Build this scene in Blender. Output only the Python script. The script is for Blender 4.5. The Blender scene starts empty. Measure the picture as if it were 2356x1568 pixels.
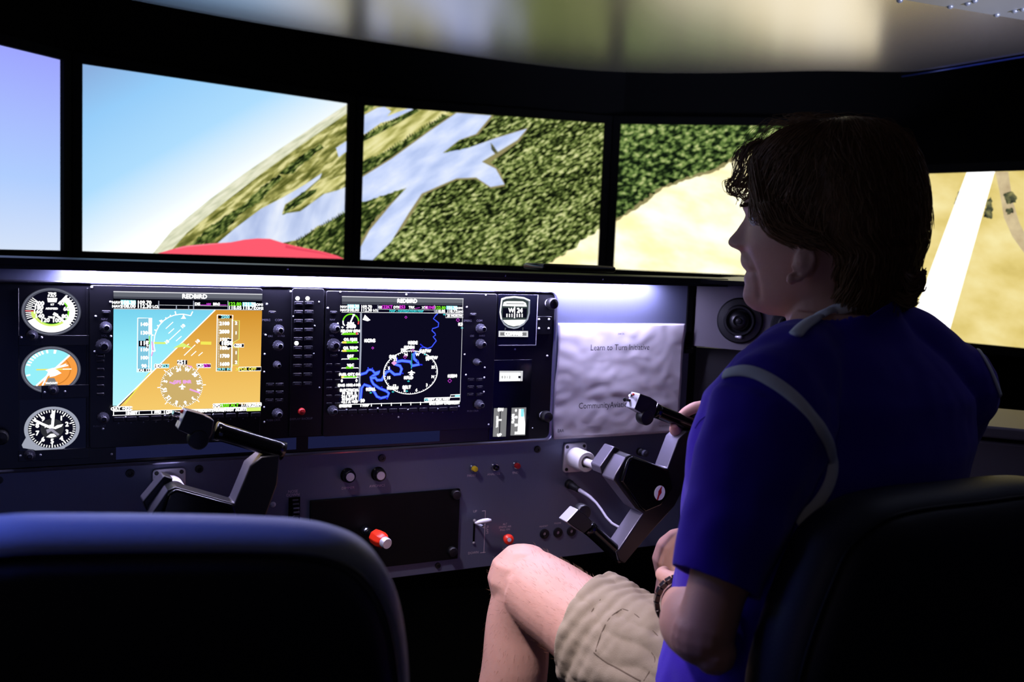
import bpy, bmesh, math, random
import numpy as np
from mathutils import Vector, Matrix, noise
from mathutils.bvhtree import BVHTree
rnd = random.Random(7)
S = bpy.context.scene
COL = S.collection
# ------------------------------------------------------------------ camera
W, H, F = 2356.0, 1568.0, 2264.0
PIT, ROLL, YAW = 0.0911, 0.0412, 0.4813
CZ = 1.02                                   # eye height over the cockpit floor
fw = Vector((math.sin(YAW)*math.cos(PIT), math.cos(YAW)*math.cos(PIT), -math.sin(PIT)))
r0 = Vector((math.cos(YAW), -math.sin(YAW), 0)); u0 = r0.cross(fw)
rt = r0*math.cos(ROLL)+u0*math.sin(ROLL); up = -r0*math.sin(ROLL)+u0*math.cos(ROLL)
EYE = Vector((0, 0, CZ))
cd = bpy.data.cameras.new('camera'); cam = bpy.data.objects.new('camera', cd); COL.objects.link(cam)
cd.sensor_width = 36; cd.lens = F/W*36; cd.clip_start = .05; cd.clip_end = 100
cd.dof.use_dof = True; cd.dof.focus_distance = 1.5; cd.dof.aperture_fstop = 4.5
cam.matrix_world = Matrix(((rt.x, up.x, -fw.x, 0), (rt.y, up.y, -fw.y, 0), (rt.z, up.z, -fw.z, CZ), (0, 0, 0, 1)))
S.camera = cam
vs = S.view_settings; vs.view_transform = 'Standard'; vs.look = 'None'; vs.gamma = 1; vs.exposure = 0; vs.use_curve_mapping = False
# ------------------------------------------------------------------ world and lamps
w = bpy.data.worlds.new('world'); S.world = w; w.use_nodes = True
w.node_tree.nodes['Background'].inputs[0].default_value = (.30, .38, 1.0, 1)
w.node_tree.nodes['Background'].inputs[1].default_value = .012
def area(name, loc, target, sx, sy, power, color):
    l = bpy.data.lights.new(name, 'AREA'); l.shape = 'RECTANGLE'; l.size = sx; l.size_y = sy; l.energy = power; l.color = color
    o = bpy.data.objects.new(name, l); COL.objects.link(o); o.location = loc
    o.rotation_euler = (Vector(target)-Vector(loc)).to_track_quat('-Z', 'Y').to_euler()
    return o
area('glareshield_strip_light', (.575, 1.478, CZ-.0475), (.575, 1.4795, CZ-.0975), 1.0, .008, 15.0, (.64, .60, 1.0))
area('doorway_light', (-1.6, -.7, CZ+.75), (.6, 1.0, CZ-.25), 1.0, 1.4, 9.5, (1.0, .82, .82))
ml = area('leg_fill_light', (.10, 1.02, CZ+.46), (.66, 1.17, CZ-.5), .10, .10, .95, (.98, .86, .98)); ml.data.spread = math.radians(44)  # added fill aimed at the legs, no fixture of its own
bl = area('cabin_blue_light', (-.42, 1.22, CZ+.40), (.0, .78, CZ-.22), .2, .2, .95, (.10, .16, 1.0)); bl.data.spread = math.radians(46)
br = area('rear_room_light', (1.9, -.6, CZ-.30), (1.75, 1.2, CZ+.5), .3, .3, 3.5, (.62, .68, 1.0)); br.data.spread = math.radians(30)
# ------------------------------------------------------------------ helpers
def ray(px, py): return fw + rt*((px-W/2)/F) - up*((py-H/2)/F)
def atY(px, py, Y): d = ray(px, py); return EYE + d*(Y/d.y)
def atZ(px, py, Z): d = ray(px, py); return EYE + d*((Z-CZ)/d.z)
def atD(px, py, D): return EYE + ray(px, py)*D
def proj(P):
    d = P-EYE; k = d.dot(fw); return (W/2+F*d.dot(rt)/k, H/2-F*d.dot(up)/k)
def onplane(px, py, o, n): d = ray(px, py); return EYE + d*((o-EYE).dot(n)/d.dot(n))
def lin(v):
    v /= 255.0
    return v/12.92 if v <= .04045 else ((v+.055)/1.055)**2.4
def c(r, g, b): return (lin(r), lin(g), lin(b), 1)
M = {}
def pbr(name, col, rough=.5, metal=0.0, spec=.5, emit=None, es=0.0, coat=0.0, noise_amt=0.0, nscale=40, sss=0.0, bump=0.0, bscale=200, sheen=0.0, stretch=None):
    m = bpy.data.materials.new(name); m.use_nodes = True; nt = m.node_tree; b = nt.nodes['Principled BSDF']
    b.inputs['Base Color'].default_value = col; b.inputs['Roughness'].default_value = rough; b.inputs['Metallic'].default_value = metal
    b.inputs['Specular IOR Level'].default_value = spec; b.inputs['Coat Weight'].default_value = coat
    if sheen: b.inputs['Sheen Weight'].default_value = sheen
    if sss:
        b.inputs['Subsurface Weight'].default_value = sss; b.inputs['Subsurface Radius'].default_value = (.012, .005, .003); b.inputs['Subsurface Scale'].default_value = 1
    if emit: b.inputs['Emission Color'].default_value = emit; b.inputs['Emission Strength'].default_value = es
    if noise_amt or bump:
        tc = nt.nodes.new('ShaderNodeTexCoord'); mp = nt.nodes.new('ShaderNodeMapping'); nt.links.new(tc.outputs['Object'], mp.inputs[0])
        if stretch: mp.inputs['Scale'].default_value = stretch
        n = nt.nodes.new('ShaderNodeTexNoise'); n.inputs['Scale'].default_value = nscale; n.inputs['Detail'].default_value = 5; nt.links.new(mp.outputs[0], n.inputs['Vector'])
        if noise_amt:
            mx = nt.nodes.new('ShaderNodeMix'); mx.data_type = 'RGBA'
            mx.inputs[6].default_value = tuple(x*(1-noise_amt) for x in col[:3])+(1,); mx.inputs[7].default_value = tuple(min(1, x*(1+noise_amt)) for x in col[:3])+(1,)
            nt.links.new(n.outputs['Fac'], mx.inputs[0]); nt.links.new(mx.outputs[2], b.inputs['Base Color'])
        if bump:
            n2 = nt.nodes.new('ShaderNodeTexNoise'); n2.inputs['Scale'].default_value = bscale; n2.inputs['Detail'].default_value = 3; nt.links.new(mp.outputs[0], n2.inputs['Vector'])
            bp = nt.nodes.new('ShaderNodeBump'); bp.inputs['Strength'].default_value = bump; bp.inputs['Distance'].default_value = .002
            nt.links.new(n2.outputs['Fac'], bp.inputs['Height']); nt.links.new(bp.outputs[0], b.inputs['Normal'])
    M[name] = m; return m
def glow(name, col, s=1.0):
    m = bpy.data.materials.new(name); m.use_nodes = True; nt = m.node_tree; nt.nodes.clear()
    e = nt.nodes.new('ShaderNodeEmission'); e.inputs[0].default_value = col; e.inputs[1].default_value = s
    o = nt.nodes.new('ShaderNodeOutputMaterial'); nt.links.new(e.outputs[0], o.inputs[0]); M[name] = m; return m
def glow_ramp(name, stops, scale=40, rot=0.0, stretch=(1, 1), strength=1.0, detail=4, second=None, distort=0.0, vor=False):
    """A lit screen picture: a noise ramp in the screen's own UV metres."""
    m = bpy.data.materials.new(name); m.use_nodes = True; nt = m.node_tree; nt.nodes.clear(); N = nt.nodes.new
    uv = N('ShaderNodeUVMap'); uv.uv_map = 'UVMap'; vr = N('ShaderNodeVectorRotate'); vr.rotation_type = 'Z_AXIS'; vr.inputs['Angle'].default_value = rot
    mp = N('ShaderNodeMapping'); mp.inputs['Scale'].default_value = (stretch[0], stretch[1], 1)
    nt.links.new(uv.outputs[0], vr.inputs[0]); nt.links.new(vr.outputs[0], mp.inputs[0])
    n = N('ShaderNodeTexNoise'); n.inputs['Scale'].default_value = scale; n.inputs['Detail'].default_value = detail; n.inputs['Distortion'].default_value = distort
    nt.links.new(mp.outputs[0], n.inputs['Vector']); fac = n.outputs['Fac']
    if vor:
        v = N('ShaderNodeTexVoronoi'); v.inputs['Scale'].default_value = scale*1.3; nt.links.new(mp.outputs[0], v.inputs['Vector'])
        a = N('ShaderNodeMath'); a.operation = 'MULTIPLY_ADD'; a.inputs[1].default_value = -.35; nt.links.new(v.outputs['Distance'], a.inputs[0])
        b2 = N('ShaderNodeMath'); b2.operation = 'ADD'; b2.inputs[1].default_value = .14; nt.links.new(fac, a.inputs[2]); nt.links.new(a.outputs[0], b2.inputs[0]); fac = b2.outputs[0]
    if second:
        n2 = N('ShaderNodeTexNoise'); n2.inputs['Scale'].default_value = second[0]; n2.inputs['Detail'].default_value = 2; nt.links.new(mp.outputs[0], n2.inputs['Vector'])
        a = N('ShaderNodeMath'); a.operation = 'MULTIPLY_ADD'; a.inputs[1].default_value = second[1]; nt.links.new(n2.outputs['Fac'], a.inputs[0])
        s = N('ShaderNodeMath'); s.operation = 'SUBTRACT'; s.inputs[1].default_value = second[1]*.5; nt.links.new(fac, s.inputs[0]); nt.links.new(s.outputs[0], a.inputs[2]); fac = a.outputs[0]
    cr = N('ShaderNodeValToRGB'); e0 = cr.color_ramp.elements
    e0[0].position = stops[0][0]; e0[0].color = stops[0][1]; e0[1].position = stops[1][0]; e0[1].color = stops[1][1]
    for p, k in stops[2:]: x = e0.new(p); x.color = k
    nt.links.new(fac, cr.inputs[0]); e = N('ShaderNodeEmission'); e.inputs[1].default_value = strength; nt.links.new(cr.outputs[0], e.inputs[0])
    o = N('ShaderNodeOutputMaterial'); nt.links.new(e.outputs[0], o.inputs[0]); M[name] = m; return m
def glow_grad(name, ang, a, b, stops, strength=1.0):
    """A lit screen picture: a straight gradient over the screen, UV metres, from a to b along ang."""
    m = bpy.data.materials.new(name); m.use_nodes = True; nt = m.node_tree; nt.nodes.clear(); N = nt.nodes.new
    uv = N('ShaderNodeUVMap'); uv.uv_map = 'UVMap'; d = N('ShaderNodeVectorMath'); d.operation = 'DOT_PRODUCT'; d.inputs[1].default_value = (math.cos(ang), math.sin(ang), 0)
    nt.links.new(uv.outputs[0], d.inputs[0]); mr = N('ShaderNodeMapRange'); mr.inputs[1].default_value = a; mr.inputs[2].default_value = b; nt.links.new(d.outputs['Value'], mr.inputs[0])
    cr = N('ShaderNodeValToRGB'); e0 = cr.color_ramp.elements
    e0[0].position = stops[0][0]; e0[0].color = stops[0][1]; e0[1].position = stops[1][0]; e0[1].color = stops[1][1]
    for p, k in stops[2:]: x = e0.new(p); x.color = k
    nt.links.new(mr.outputs[0], cr.inputs[0]); e = N('ShaderNodeEmission'); e.inputs[1].default_value = strength; nt.links.new(cr.outputs[0], e.inputs[0])
    o = N('ShaderNodeOutputMaterial'); nt.links.new(e.outputs[0], o.inputs[0]); M[name] = m; return m

def glow_z(name, a, b, stops, strength=1.0):
    """A lit screen picture: an even gradient up the screen's height."""
    m = bpy.data.materials.new(name); m.use_nodes = True; nt = m.node_tree; nt.nodes.clear(); N = nt.nodes.new
    g = N('ShaderNodeNewGeometry'); sp = N('ShaderNodeSeparateXYZ'); nt.links.new(g.outputs['Position'], sp.inputs[0]); mr = N('ShaderNodeMapRange'); mr.inputs[1].default_value = a; mr.inputs[2].default_value = b; nt.links.new(sp.outputs[2], mr.inputs[0])
    cr = N('ShaderNodeValToRGB'); e0 = cr.color_ramp.elements
    e0[0].position = stops[0][0]; e0[0].color = stops[0][1]; e0[1].position = stops[1][0]; e0[1].color = stops[1][1]
    for p, k in stops[2:]: x = e0.new(p); x.color = k
    nt.links.new(mr.outputs[0], cr.inputs[0]); e = N('ShaderNodeEmission'); e.inputs[1].default_value = strength; nt.links.new(cr.outputs[0], e.inputs[0])
    o = N('ShaderNodeOutputMaterial'); nt.links.new(e.outputs[0], o.inputs[0]); M[name] = m; return m
def tag(o, label=None, cat=None, group=None, kind=None):
    if label: o['label'] = label
    if cat: o['category'] = cat
    if group: o['group'] = group
    if kind: o['kind'] = kind
    return o
def empty(name, loc, label=None, cat=None, group=None, kind=None, par=None):
    o = bpy.data.objects.new(name, None); COL.objects.link(o); o.location = loc; o.empty_display_size = .05
    if par: o.parent = par; o.location = Vector(loc)-parent_origin(par); cat = group = None
    return tag(o, label, cat, group, kind)
def copy_tree(o, parent=None, d=None):
    k = o.copy(); COL.objects.link(k)
    if parent: k.parent = parent
    if d: k.location = o.location + Vector(d)
    for ch in list(o.children):
        copy_tree(ch, k)
    return k
class MB:
    """Collects shapes in world metres; build() links them as one mesh object under its thing."""
    def __init__(s): s.v = []; s.f = []; s.m = []; s.uv = {}; s.mats = []
    def mi(s, mat):
        if mat is None: return 0
        m = M[mat] if isinstance(mat, str) else mat
        if m not in s.mats: s.mats.append(m)
        return s.mats.index(m)
    def add(s, vs, fs, mat=None, uvs=None):
        b = len(s.v); s.v += [Vector(x) for x in vs]; k = s.mi(mat)
        for f in fs: s.f.append([b+i for i in f]); s.m.append(k)
        if uvs:
            for i, x in enumerate(uvs): s.uv[b+i] = x
        return s
    def box(s, ctr, size, mat=None, R=None):
        R = R or Matrix.Identity(3); h = Vector(size)/2; c0 = Vector(ctr)
        vs = [c0+R@Vector((x*h.x, y*h.y, z*h.z)) for x in (-1, 1) for y in (-1, 1) for z in (-1, 1)]
        return s.add(vs, [(0, 1, 3, 2), (4, 6, 7, 5), (0, 4, 5, 1), (2, 3, 7, 6), (0, 2, 6, 4), (1, 5, 7, 3)], mat)
    def bb(s, x0, x1, y0, y1, z0, z1, mat=None): return s.box(((x0+x1)/2, (y0+y1)/2, (z0+z1)/2), (abs(x1-x0), abs(y1-y0), abs(z1-z0)), mat)
    def lathe(s, o, axis, prof, n=24, mat=None, sc=(1, 1), xa=None):
        """prof: [(radius, height)] along axis from o"""
        a = Vector(axis).normalized(); x = Vector(xa) if xa else (a.orthogonal() if abs(a.z) > .9 else Vector((0, 0, 1)))
        x = (x-a*x.dot(a)).normalized(); y = a.cross(x); o = Vector(o); vs = []; fs = []
        for r, h in prof:
            for i in range(n):
                t = 2*math.pi*i/n; vs.append(o+a*h+x*(r*math.cos(t)*sc[0])+y*(r*math.sin(t)*sc[1]))
        for j in range(len(prof)-1):
            for i in range(n): k = (i+1) % n; fs.append((j*n+i, j*n+k, (j+1)*n+k, (j+1)*n+i))
        if prof[0][0] > 1e-6: fs.append(tuple(range(n))[::-1])
        if prof[-1][0] > 1e-6: fs.append(tuple((len(prof)-1)*n+i for i in range(n)))
        return s.add(vs, fs, mat)
    def cyl(s, p0, p1, r0, r1=None, n=16, mat=None):
        p0 = Vector(p0); p1 = Vector(p1); d = p1-p0; return s.lathe(p0, d, [(r0, 0), (r1 if r1 is not None else r0, d.length)], n, mat)
    def tube(s, pts, rad, n=8, mat=None, flat=None, nrm=None):
        """rad: number or list; flat: (a, b) multipliers across / along nrm"""
        P = [Vector(p) for p in pts]; k = len(P); R = rad if isinstance(rad, (list, tuple)) else [rad]*k; vs = []; fs = []
        prev = None
        for i in range(k):
            t = (P[min(i+1, k-1)]-P[max(i-1, 0)]);  t = t.normalized() if t.length > 1e-9 else Vector((0, 0, 1))
            if nrm: x = Vector(nrm[i] if isinstance(nrm, list) else nrm)
            else: x = prev if prev else t.orthogonal()
            x = x-t*x.dot(t); x = x.normalized() if x.length > 1e-6 else t.orthogonal().normalized(); y = t.cross(x); prev = x
            fx, fy = flat or (1, 1)
            for q in range(n): a = 2*math.pi*q/n; vs.append(P[i]+x*(R[i]*fx*math.cos(a))+y*(R[i]*fy*math.sin(a)))
        for i in range(k-1):
            for q in range(n): z = (q+1) % n; fs.append((i*n+q, i*n+z, (i+1)*n+z, (i+1)*n+q))
        fs.append(tuple(range(n))[::-1]); fs.append(tuple((k-1)*n+q for q in range(n)))
        return s.add(vs, fs, mat)
    def prism(s, pts, d, mat=None, side=None):
        """pts: coplanar 3D points, d: extrusion vector"""
        n = len(pts); d = Vector(d); P = [Vector(p) for p in pts]
        s.add(P+[p+d for p in P], [tuple(range(n)), tuple(range(2*n-1, n-1, -1))], mat)
        b = len(s.v)-2*n; k = s.mi(side or mat)
        for i in range(n): j = (i+1) % n; s.f.append([b+i, b+n+i, b+n+j, b+j]); s.m.append(k)
        return s
    def ball(s, ctr, r, mat=None, n=12, sc=(1, 1, 1), R=None):
        R = R or Matrix.Identity(3); vs = []; fs = []; ctr = Vector(ctr); m = n//2
        for j in range(m+1):
            p = math.pi*j/m
            for i in range(n):
                t = 2*math.pi*i/n; vs.append(ctr+R@Vector((r*sc[0]*math.sin(p)*math.cos(t), r*sc[1]*math.sin(p)*math.sin(t), r*sc[2]*math.cos(p))))
        for j in range(m):
            for i in range(n): k = (i+1) % n; fs.append((j*n+i, (j+1)*n+i, (j+1)*n+k, j*n+k))
        return s.add(vs, fs, mat)
    def rings(s, rings, mat=None, cap=True):
        n = len(rings[0]); vs = [p for r in rings for p in r]; fs = []
        for j in range(len(rings)-1):
            for i in range(n): k = (i+1) % n; fs.append((j*n+i, j*n+k, (j+1)*n+k, (j+1)*n+i))
        if cap: fs.append(tuple(range(n))[::-1]); fs.append(tuple((len(rings)-1)*n+i for i in range(n)))
        return s.add(vs, fs, mat)
    def mesh(s, name, origin=(0, 0, 0)):
        me = bpy.data.meshes.new(name); o = Vector(origin); me.from_pydata([v-o for v in s.v], [], s.f)
        for m in s.mats: me.materials.append(m)
        if s.mats: me.polygons.foreach_set('material_index', s.m)
        if s.uv:
            l = me.uv_layers.new(name='UVMap')
            for lp in me.loops: l.data[lp.index].uv = s.uv.get(lp.vertex_index, (0, 0))
        return me
    def build(s, name, parent=None, smooth=0, bevel=0.0, origin=None, mat=None, keep_n=False, seg=2, flip=True):
        if mat: s.mats = [M[mat]] + [m for m in s.mats]; s.m = [0]*len(s.m)
        org = Vector(origin) if origin is not None else (parent_origin(parent) if parent else Vector((0, 0, 0)))
        me = s.mesh(name, org)
        if not keep_n:
            bm = bmesh.new(); bm.from_mesh(me); bmesh.ops.recalc_face_normals(bm, faces=bm.faces); bm.to_mesh(me); bm.free()
        o = bpy.data.objects.new(name, me); COL.objects.link(o)
        if parent: o.parent = parent
        else: o.location = org
        if smooth:
            me.polygons.foreach_set('use_smooth', [True]*len(me.polygons))
            if smooth < 2:
                try: me.set_sharp_from_angle(angle=math.radians(38))
                except Exception: pass
        if bevel:
            b = o.modifiers.new('bevel', 'BEVEL'); b.width = bevel; b.segments = seg; b.limit_method = 'ANGLE'; b.angle_limit = math.radians(35)
            me.polygons.foreach_set('use_smooth', [True]*len(me.polygons)); 
            try: me.set_sharp_from_angle(angle=math.radians(38))
            except Exception: pass
            b.harden_normals = False
        return o
def parent_origin(p):
    v = Vector((0, 0, 0))
    while p: v += p.location; p = p.parent
    return v
_tc = {}
def text_pts(txt, size):
    """outline triangles of a line of lettering, centred, in (x, y)"""
    if txt not in _tc:
        cu = bpy.data.curves.new('t', 'FONT'); cu.body = txt; cu.align_x = 'CENTER'; cu.align_y = 'CENTER'; cu.size = 1; cu.resolution_u = 2
        ob = bpy.data.objects.new('t', cu); COL.objects.link(ob); dg = bpy.context.evaluated_depsgraph_get(); dg.update()
        me = bpy.data.meshes.new_from_object(ob.evaluated_get(dg)); _tc[txt] = ([(v.co.x, v.co.y) for v in me.vertices], [tuple(p.vertices) for p in me.polygons])
        bpy.data.objects.remove(ob); bpy.data.curves.remove(cu); bpy.data.meshes.remove(me)
    v, f = _tc[txt]; return [(x*size, y*size) for x, y in v], f
def clip_poly(P, x0, x1, y0, y1):
    def cl(P, ins, cut):
        out = []
        for i in range(len(P)):
            a, b = P[i-1], P[i]
            if ins(b):
                if not ins(a): out.append(cut(a, b))
                out.append(b)
            elif ins(a): out.append(cut(a, b))
        return out
    def cx(x): return lambda a, b: (x, a[1]+(b[1]-a[1])*(x-a[0])/(b[0]-a[0]))
    def cy(y): return lambda a, b: (a[0]+(b[0]-a[0])*(y-a[1])/(b[1]-a[1]), y)
    for ins, cut in ((lambda p: p[0] >= x0, cx(x0)), (lambda p: p[0] <= x1, cx(x1)), (lambda p: p[1] >= y0, cy(y0)), (lambda p: p[1] <= y1, cy(y1))):
        if len(P) < 3: return []
        P = cl(P, ins, cut)
    return P
# ------------------------------------------------------------------ materials
pbr('grey_metal', c(106, 112, 138), .42, .35, .5, noise_amt=.08, nscale=30, stretch=(40, 1, 1), bump=.06, bscale=60)
pbr('side_metal', c(84, 80, 88), .5, .2, noise_amt=.06, nscale=8)
pbr('edge_metal', c(150, 152, 175), .28, .8)
pbr('ceiling_metal', c(242, 234, 248), .27, .95, noise_amt=.03, nscale=3)
pbr('plate_metal', c(150, 152, 160), .38, .4, noise_amt=.04, nscale=20)
pbr('black_satin', c(14, 14, 18), .38, 0, .5)
pbr('black_matte', c(6, 6, 8), .85, 0, .08)
pbr('black_gloss', c(8, 8, 10), .16, 0, .5)
pbr('black_screen', c(10, 11, 20), .12, 0, .5)
pbr('avionics_black', c(13, 13, 18), .3, 0, .5, noise_amt=.2, nscale=90)
pbr('knob_grey', c(70, 70, 82), .35, 0, .5)
pbr('key_black', c(26, 26, 34), .35, 0, .5)
pbr('key_print', c(150, 150, 165), .6)
pbr('print_grey', c(225, 208, 222), .7)
pbr('white_plastic', c(225, 222, 224), .35)
pbr('shaft_white', c(235, 230, 228), .28, .2)
pbr('silver', c(215, 215, 225), .34, .5)
pbr('yoke_lit_side', c(124, 120, 136), .36, .5)  # light caught by the black yoke's left-facing sides, put into their colour
pbr('plate_black', c(8, 8, 11), .55, 0, .2)
pbr('chrome', c(225, 225, 230), .12, 1.0)
pbr('red_plastic', c(225, 45, 25), .35)
pbr('dark_red', c(170, 25, 25), .4)
pbr('yellow_plastic', c(235, 205, 30), .35)
pbr('red_lever', c(235, 50, 25), .3)
pbr('paper', c(236, 232, 236), .8, 0, .2)
pbr('ink', c(35, 32, 40), .8, 0, .1)
pbr('ink_soft', c(95, 88, 100), .8, 0, .1)
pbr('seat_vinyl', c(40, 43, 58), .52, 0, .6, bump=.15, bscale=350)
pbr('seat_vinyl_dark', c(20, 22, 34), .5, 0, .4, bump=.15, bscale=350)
pbr('seat_grey', c(140, 146, 152), .5, 0, .6, bump=.15, bscale=350)
pbr('seat_shell', c(52, 46, 50), .55, 0, .4)
pbr('floor_carpet', c(14, 14, 17), .95, 0, .1, noise_amt=.3, nscale=200)
pbr('skin', c(204, 156, 138), .50, 0, .4, sss=.12, noise_amt=.10, nscale=28, bump=.12, bscale=260)
pbr('hair', c(122, 88, 56), .42, 0, .5)
pbr('body_hair', c(120, 82, 52), .5, 0, .4)
pbr('shirt_blue', c(58, 28, 182), .85, 0, .15, bump=.25, bscale=900, sheen=.15)
pbr('piping_white', c(240, 246, 255), .8, 0, .2)
pbr('shorts_khaki', c(160, 146, 124), .85, 0, .15, noise_amt=.06, nscale=60, bump=.3, bscale=800)
pbr('shorts_stitch', c(112, 98, 82), .9, 0, .1)
pbr('watch_metal', c(70, 62, 60), .22, .9)
pbr('cable_grey', c(170, 165, 178), .45)
pbr('blue_trim', c(60, 80, 200), .25, .6)
glow('g_white', (1, 1, 1, 1), 1.3); glow('g_white_soft', c(225, 225, 230), 1.0); glow('g_off', c(11, 13, 30)); glow('g_off_blue', c(24, 27, 60))
glow('g_cyan', c(150, 240, 250)); glow('g_cyan_dark', c(60, 200, 205)); glow('g_black', c(4, 5, 14)); glow('g_green', c(120, 230, 40)); glow('g_magenta', c(220, 60, 220))
glow('g_pink', c(240, 170, 235)); glow('g_yellow', c(245, 235, 90)); glow('g_yellow_green', c(220, 245, 120)); glow('g_red', c(235, 70, 80)); glow('g_header', c(105, 108, 118)); glow('g_header_lo', c(70, 72, 84))
glow('g_tape_blue', c(130, 200, 225)); glow('g_tape_tan', c(190, 155, 90)); glow('g_rose', c(206, 176, 110)); glow('g_blue', c(40, 50, 235)); glow('g_blue_light', c(95, 140, 250)); glow('g_mapblack', c(12, 10, 30))
glow('g_ring', c(82, 84, 98)); glow('g_ring_light', c(160, 165, 182)); glow('g_orange', c(250, 160, 70)); glow('g_orange_dk', c(215, 130, 50)); glow('g_purple', c(190, 60, 200)); glow('g_dial', c(12, 12, 28)); glow('g_dialgrey', c(45, 46, 52)); glow('g_needle_grey', c(150, 148, 165))
glow('g_tabgrey', c(130, 130, 132)); glow('g_compass', c(60, 72, 72)); glow('g_lamp', (1, 1, 1, 1), 4.0); glow('g_greenlamp', c(20, 130, 30), .8)
# ------------------------------------------------------------------ setting
mb = MB(); mb.bb(-2.2, 3.4, -1.6, 3.4, -.06, 0); tag(mb.build('floor', mat='floor_carpet'), kind='structure')
# row of monitors: joint between screen 2 and 3 at J, each turned by BEND from the next
J = Vector((.8713, 2.6629, 0)); BEND, GAP, SW = .4723, .0518, .70; ZT, ZB = CZ+.3835, CZ-.0411
def mdir(k): a = (k-2.5)*BEND; return Vector((math.cos(a), -math.sin(a), 0))
def mleft(k):
    P = J.copy()
    if k >= 3:
        P += mdir(3)*GAP/2
        for j in range(3, k): P += mdir(j)*SW+(mdir(j)+mdir(j+1))*GAP/2
    else:
        P -= mdir(2)*GAP/2
        for j in range(2, k, -1): P -= mdir(j)*SW+(mdir(j)+mdir(j-1))*GAP/2
        P -= mdir(k)*SW
    return P
# walls behind and above the screens (black)
pts = []
for k in range(-1, 6):
    a = mleft(k); d = mdir(k); n = Vector((-d.y, d.x, 0)); pts.append(a+n*.05)
pts.append(mleft(5)+mdir(5)*SW+Vector((-mdir(5).y, mdir(5).x, 0))*.05)
def wall(name, P, z0, z1, mat, th=.03):
    m = MB()
    for a, b in zip(P, P[1:]):
        d = (b-a).normalized(); n = Vector((-d.y, d.x, 0))
        m.prism([a+Vector((0, 0, z0)), b+Vector((0, 0, z0)), b+n*th+Vector((0, 0, z0)), a+n*th+Vector((0, 0, z0))], (0, 0, z1-z0))
    o = m.build(name, mat=mat); return tag(o, kind='structure')
wall('wall_front', pts[1:7], 0, CZ+.56, 'black_matte')
wall('wall_left', [pts[0]+Vector((-.8, -1.6, 0)), pts[0], pts[1]], 0, CZ+.56, 'black_matte')
wall('wall_right', [pts[6], Vector((2.50, 1.75, 0)), Vector((2.52, 1.3, 0)), Vector((2.52, .2, 0))], 0, CZ+.56, 'black_matte')
# ceiling: brushed metal sheet ending in a curved front edge, black soffit beyond it
edge = [(-.9, 1.2), (-.55, 1.72), (-.2, 2.05), (.0, 2.22), (.185, 2.31), (.45, 2.37), (.72, 2.40), (1.02, 2.41), (1.25, 2.41), (1.47, 2.37), (1.70, 2.22), (1.92, 1.99), (2.07, 1.88), (2.115, 1.80), (2.122, 1.54), (2.13, .9), (2.13, -.6)]
E2 = []
for i in range(len(edge)-1):                       # Catmull-Rom refinement of the front edge
    p = [Vector(edge[max(0, min(len(edge)-1, i+j))]) for j in (-1, 0, 1, 2)]
    for t in (0, .25, .5, .75):
        E2.append(.5*((2*p[1])+(p[2]-p[0])*t+(2*p[0]-5*p[1]+4*p[2]-p[3])*t*t+(3*p[1]-p[0]-3*p[2]+p[3])*t**3))
E2.append(Vector(edge[-1]))
m = MB(); zc = CZ+.5
top = [(x.x, x.y) for x in E2]
ctr = Vector((1.0, 1.2))
def inset(q, k): q = Vector(q); d = (ctr-q).normalized(); return q+d*k
rr = []
for k, dz in ((0, .05), (0, .02), (.006, .008), (.02, .002), (.05, 0), (.1, 0)):
    rr.append([Vector((*inset(q, k), zc+dz)) for q in top])
for a, b in zip(rr, rr[1:]):
    for i in range(len(top)-1): m.add([a[i], a[i+1], b[i+1], b[i]], [(0, 1, 2, 3)])
m.add(rr[-1]+[Vector((-.9, -.6, zc))], [tuple(range(len(top)+1))])
o = m.build('ceiling', mat='ceiling_metal', smooth=1); tag(o, kind='structure')
m = MB(); m.bb(-2.2, 3.0, -1.0, 3.2, zc+.052, zc+.07); tag(m.build('trim_1', mat='black_matte'), kind='structure')
# thin blue edge strip where the ceiling meets the side
m = MB(); m.tube([atZ(2075, 176, zc-.001), atZ(2200, 156, zc-.001), atZ(2356, 130, zc-.001), atZ(2600, 88, zc-.001)], .0022, 6); tag(m.build('trim_2', mat='blue_trim', smooth=2), kind='structure')
# riveted corner plate on the ceiling
zr = zc-.012; t = empty('riveted_plate', atZ(2300, -20, zr+.012), 'grey riveted metal plate on the ceiling at the top corner above the pale yellow screen', 'panel')
A = atZ(2060, -3, zr); B = atZ(2356, 47, zr); d = (B-A); m = MB()
m.prism([A-d*1.5, B+d*1.2, B+d*1.2+Vector((-.5, -.75, 0)), A-d*1.5+Vector((-.5, -.75, 0))], (0, 0, .010)); m.build('sheet', t, mat='plate_metal', bevel=.0015)
for k, (x, y) in enumerate([(2186, 15), (2226, 8), (2242, 2), (2293, 34), (2334, 25), (2353, 21), (2070, 1)]):
    m = MB(); m.lathe(atZ(x, y, zr), (0, 0, -1), [(.0062, -.001), (.0062, .0005), (.005, .003), (.0025, .0045), (0, .005)], 14); m.build('rivet', t, mat='plate_metal', smooth=2)
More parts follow.
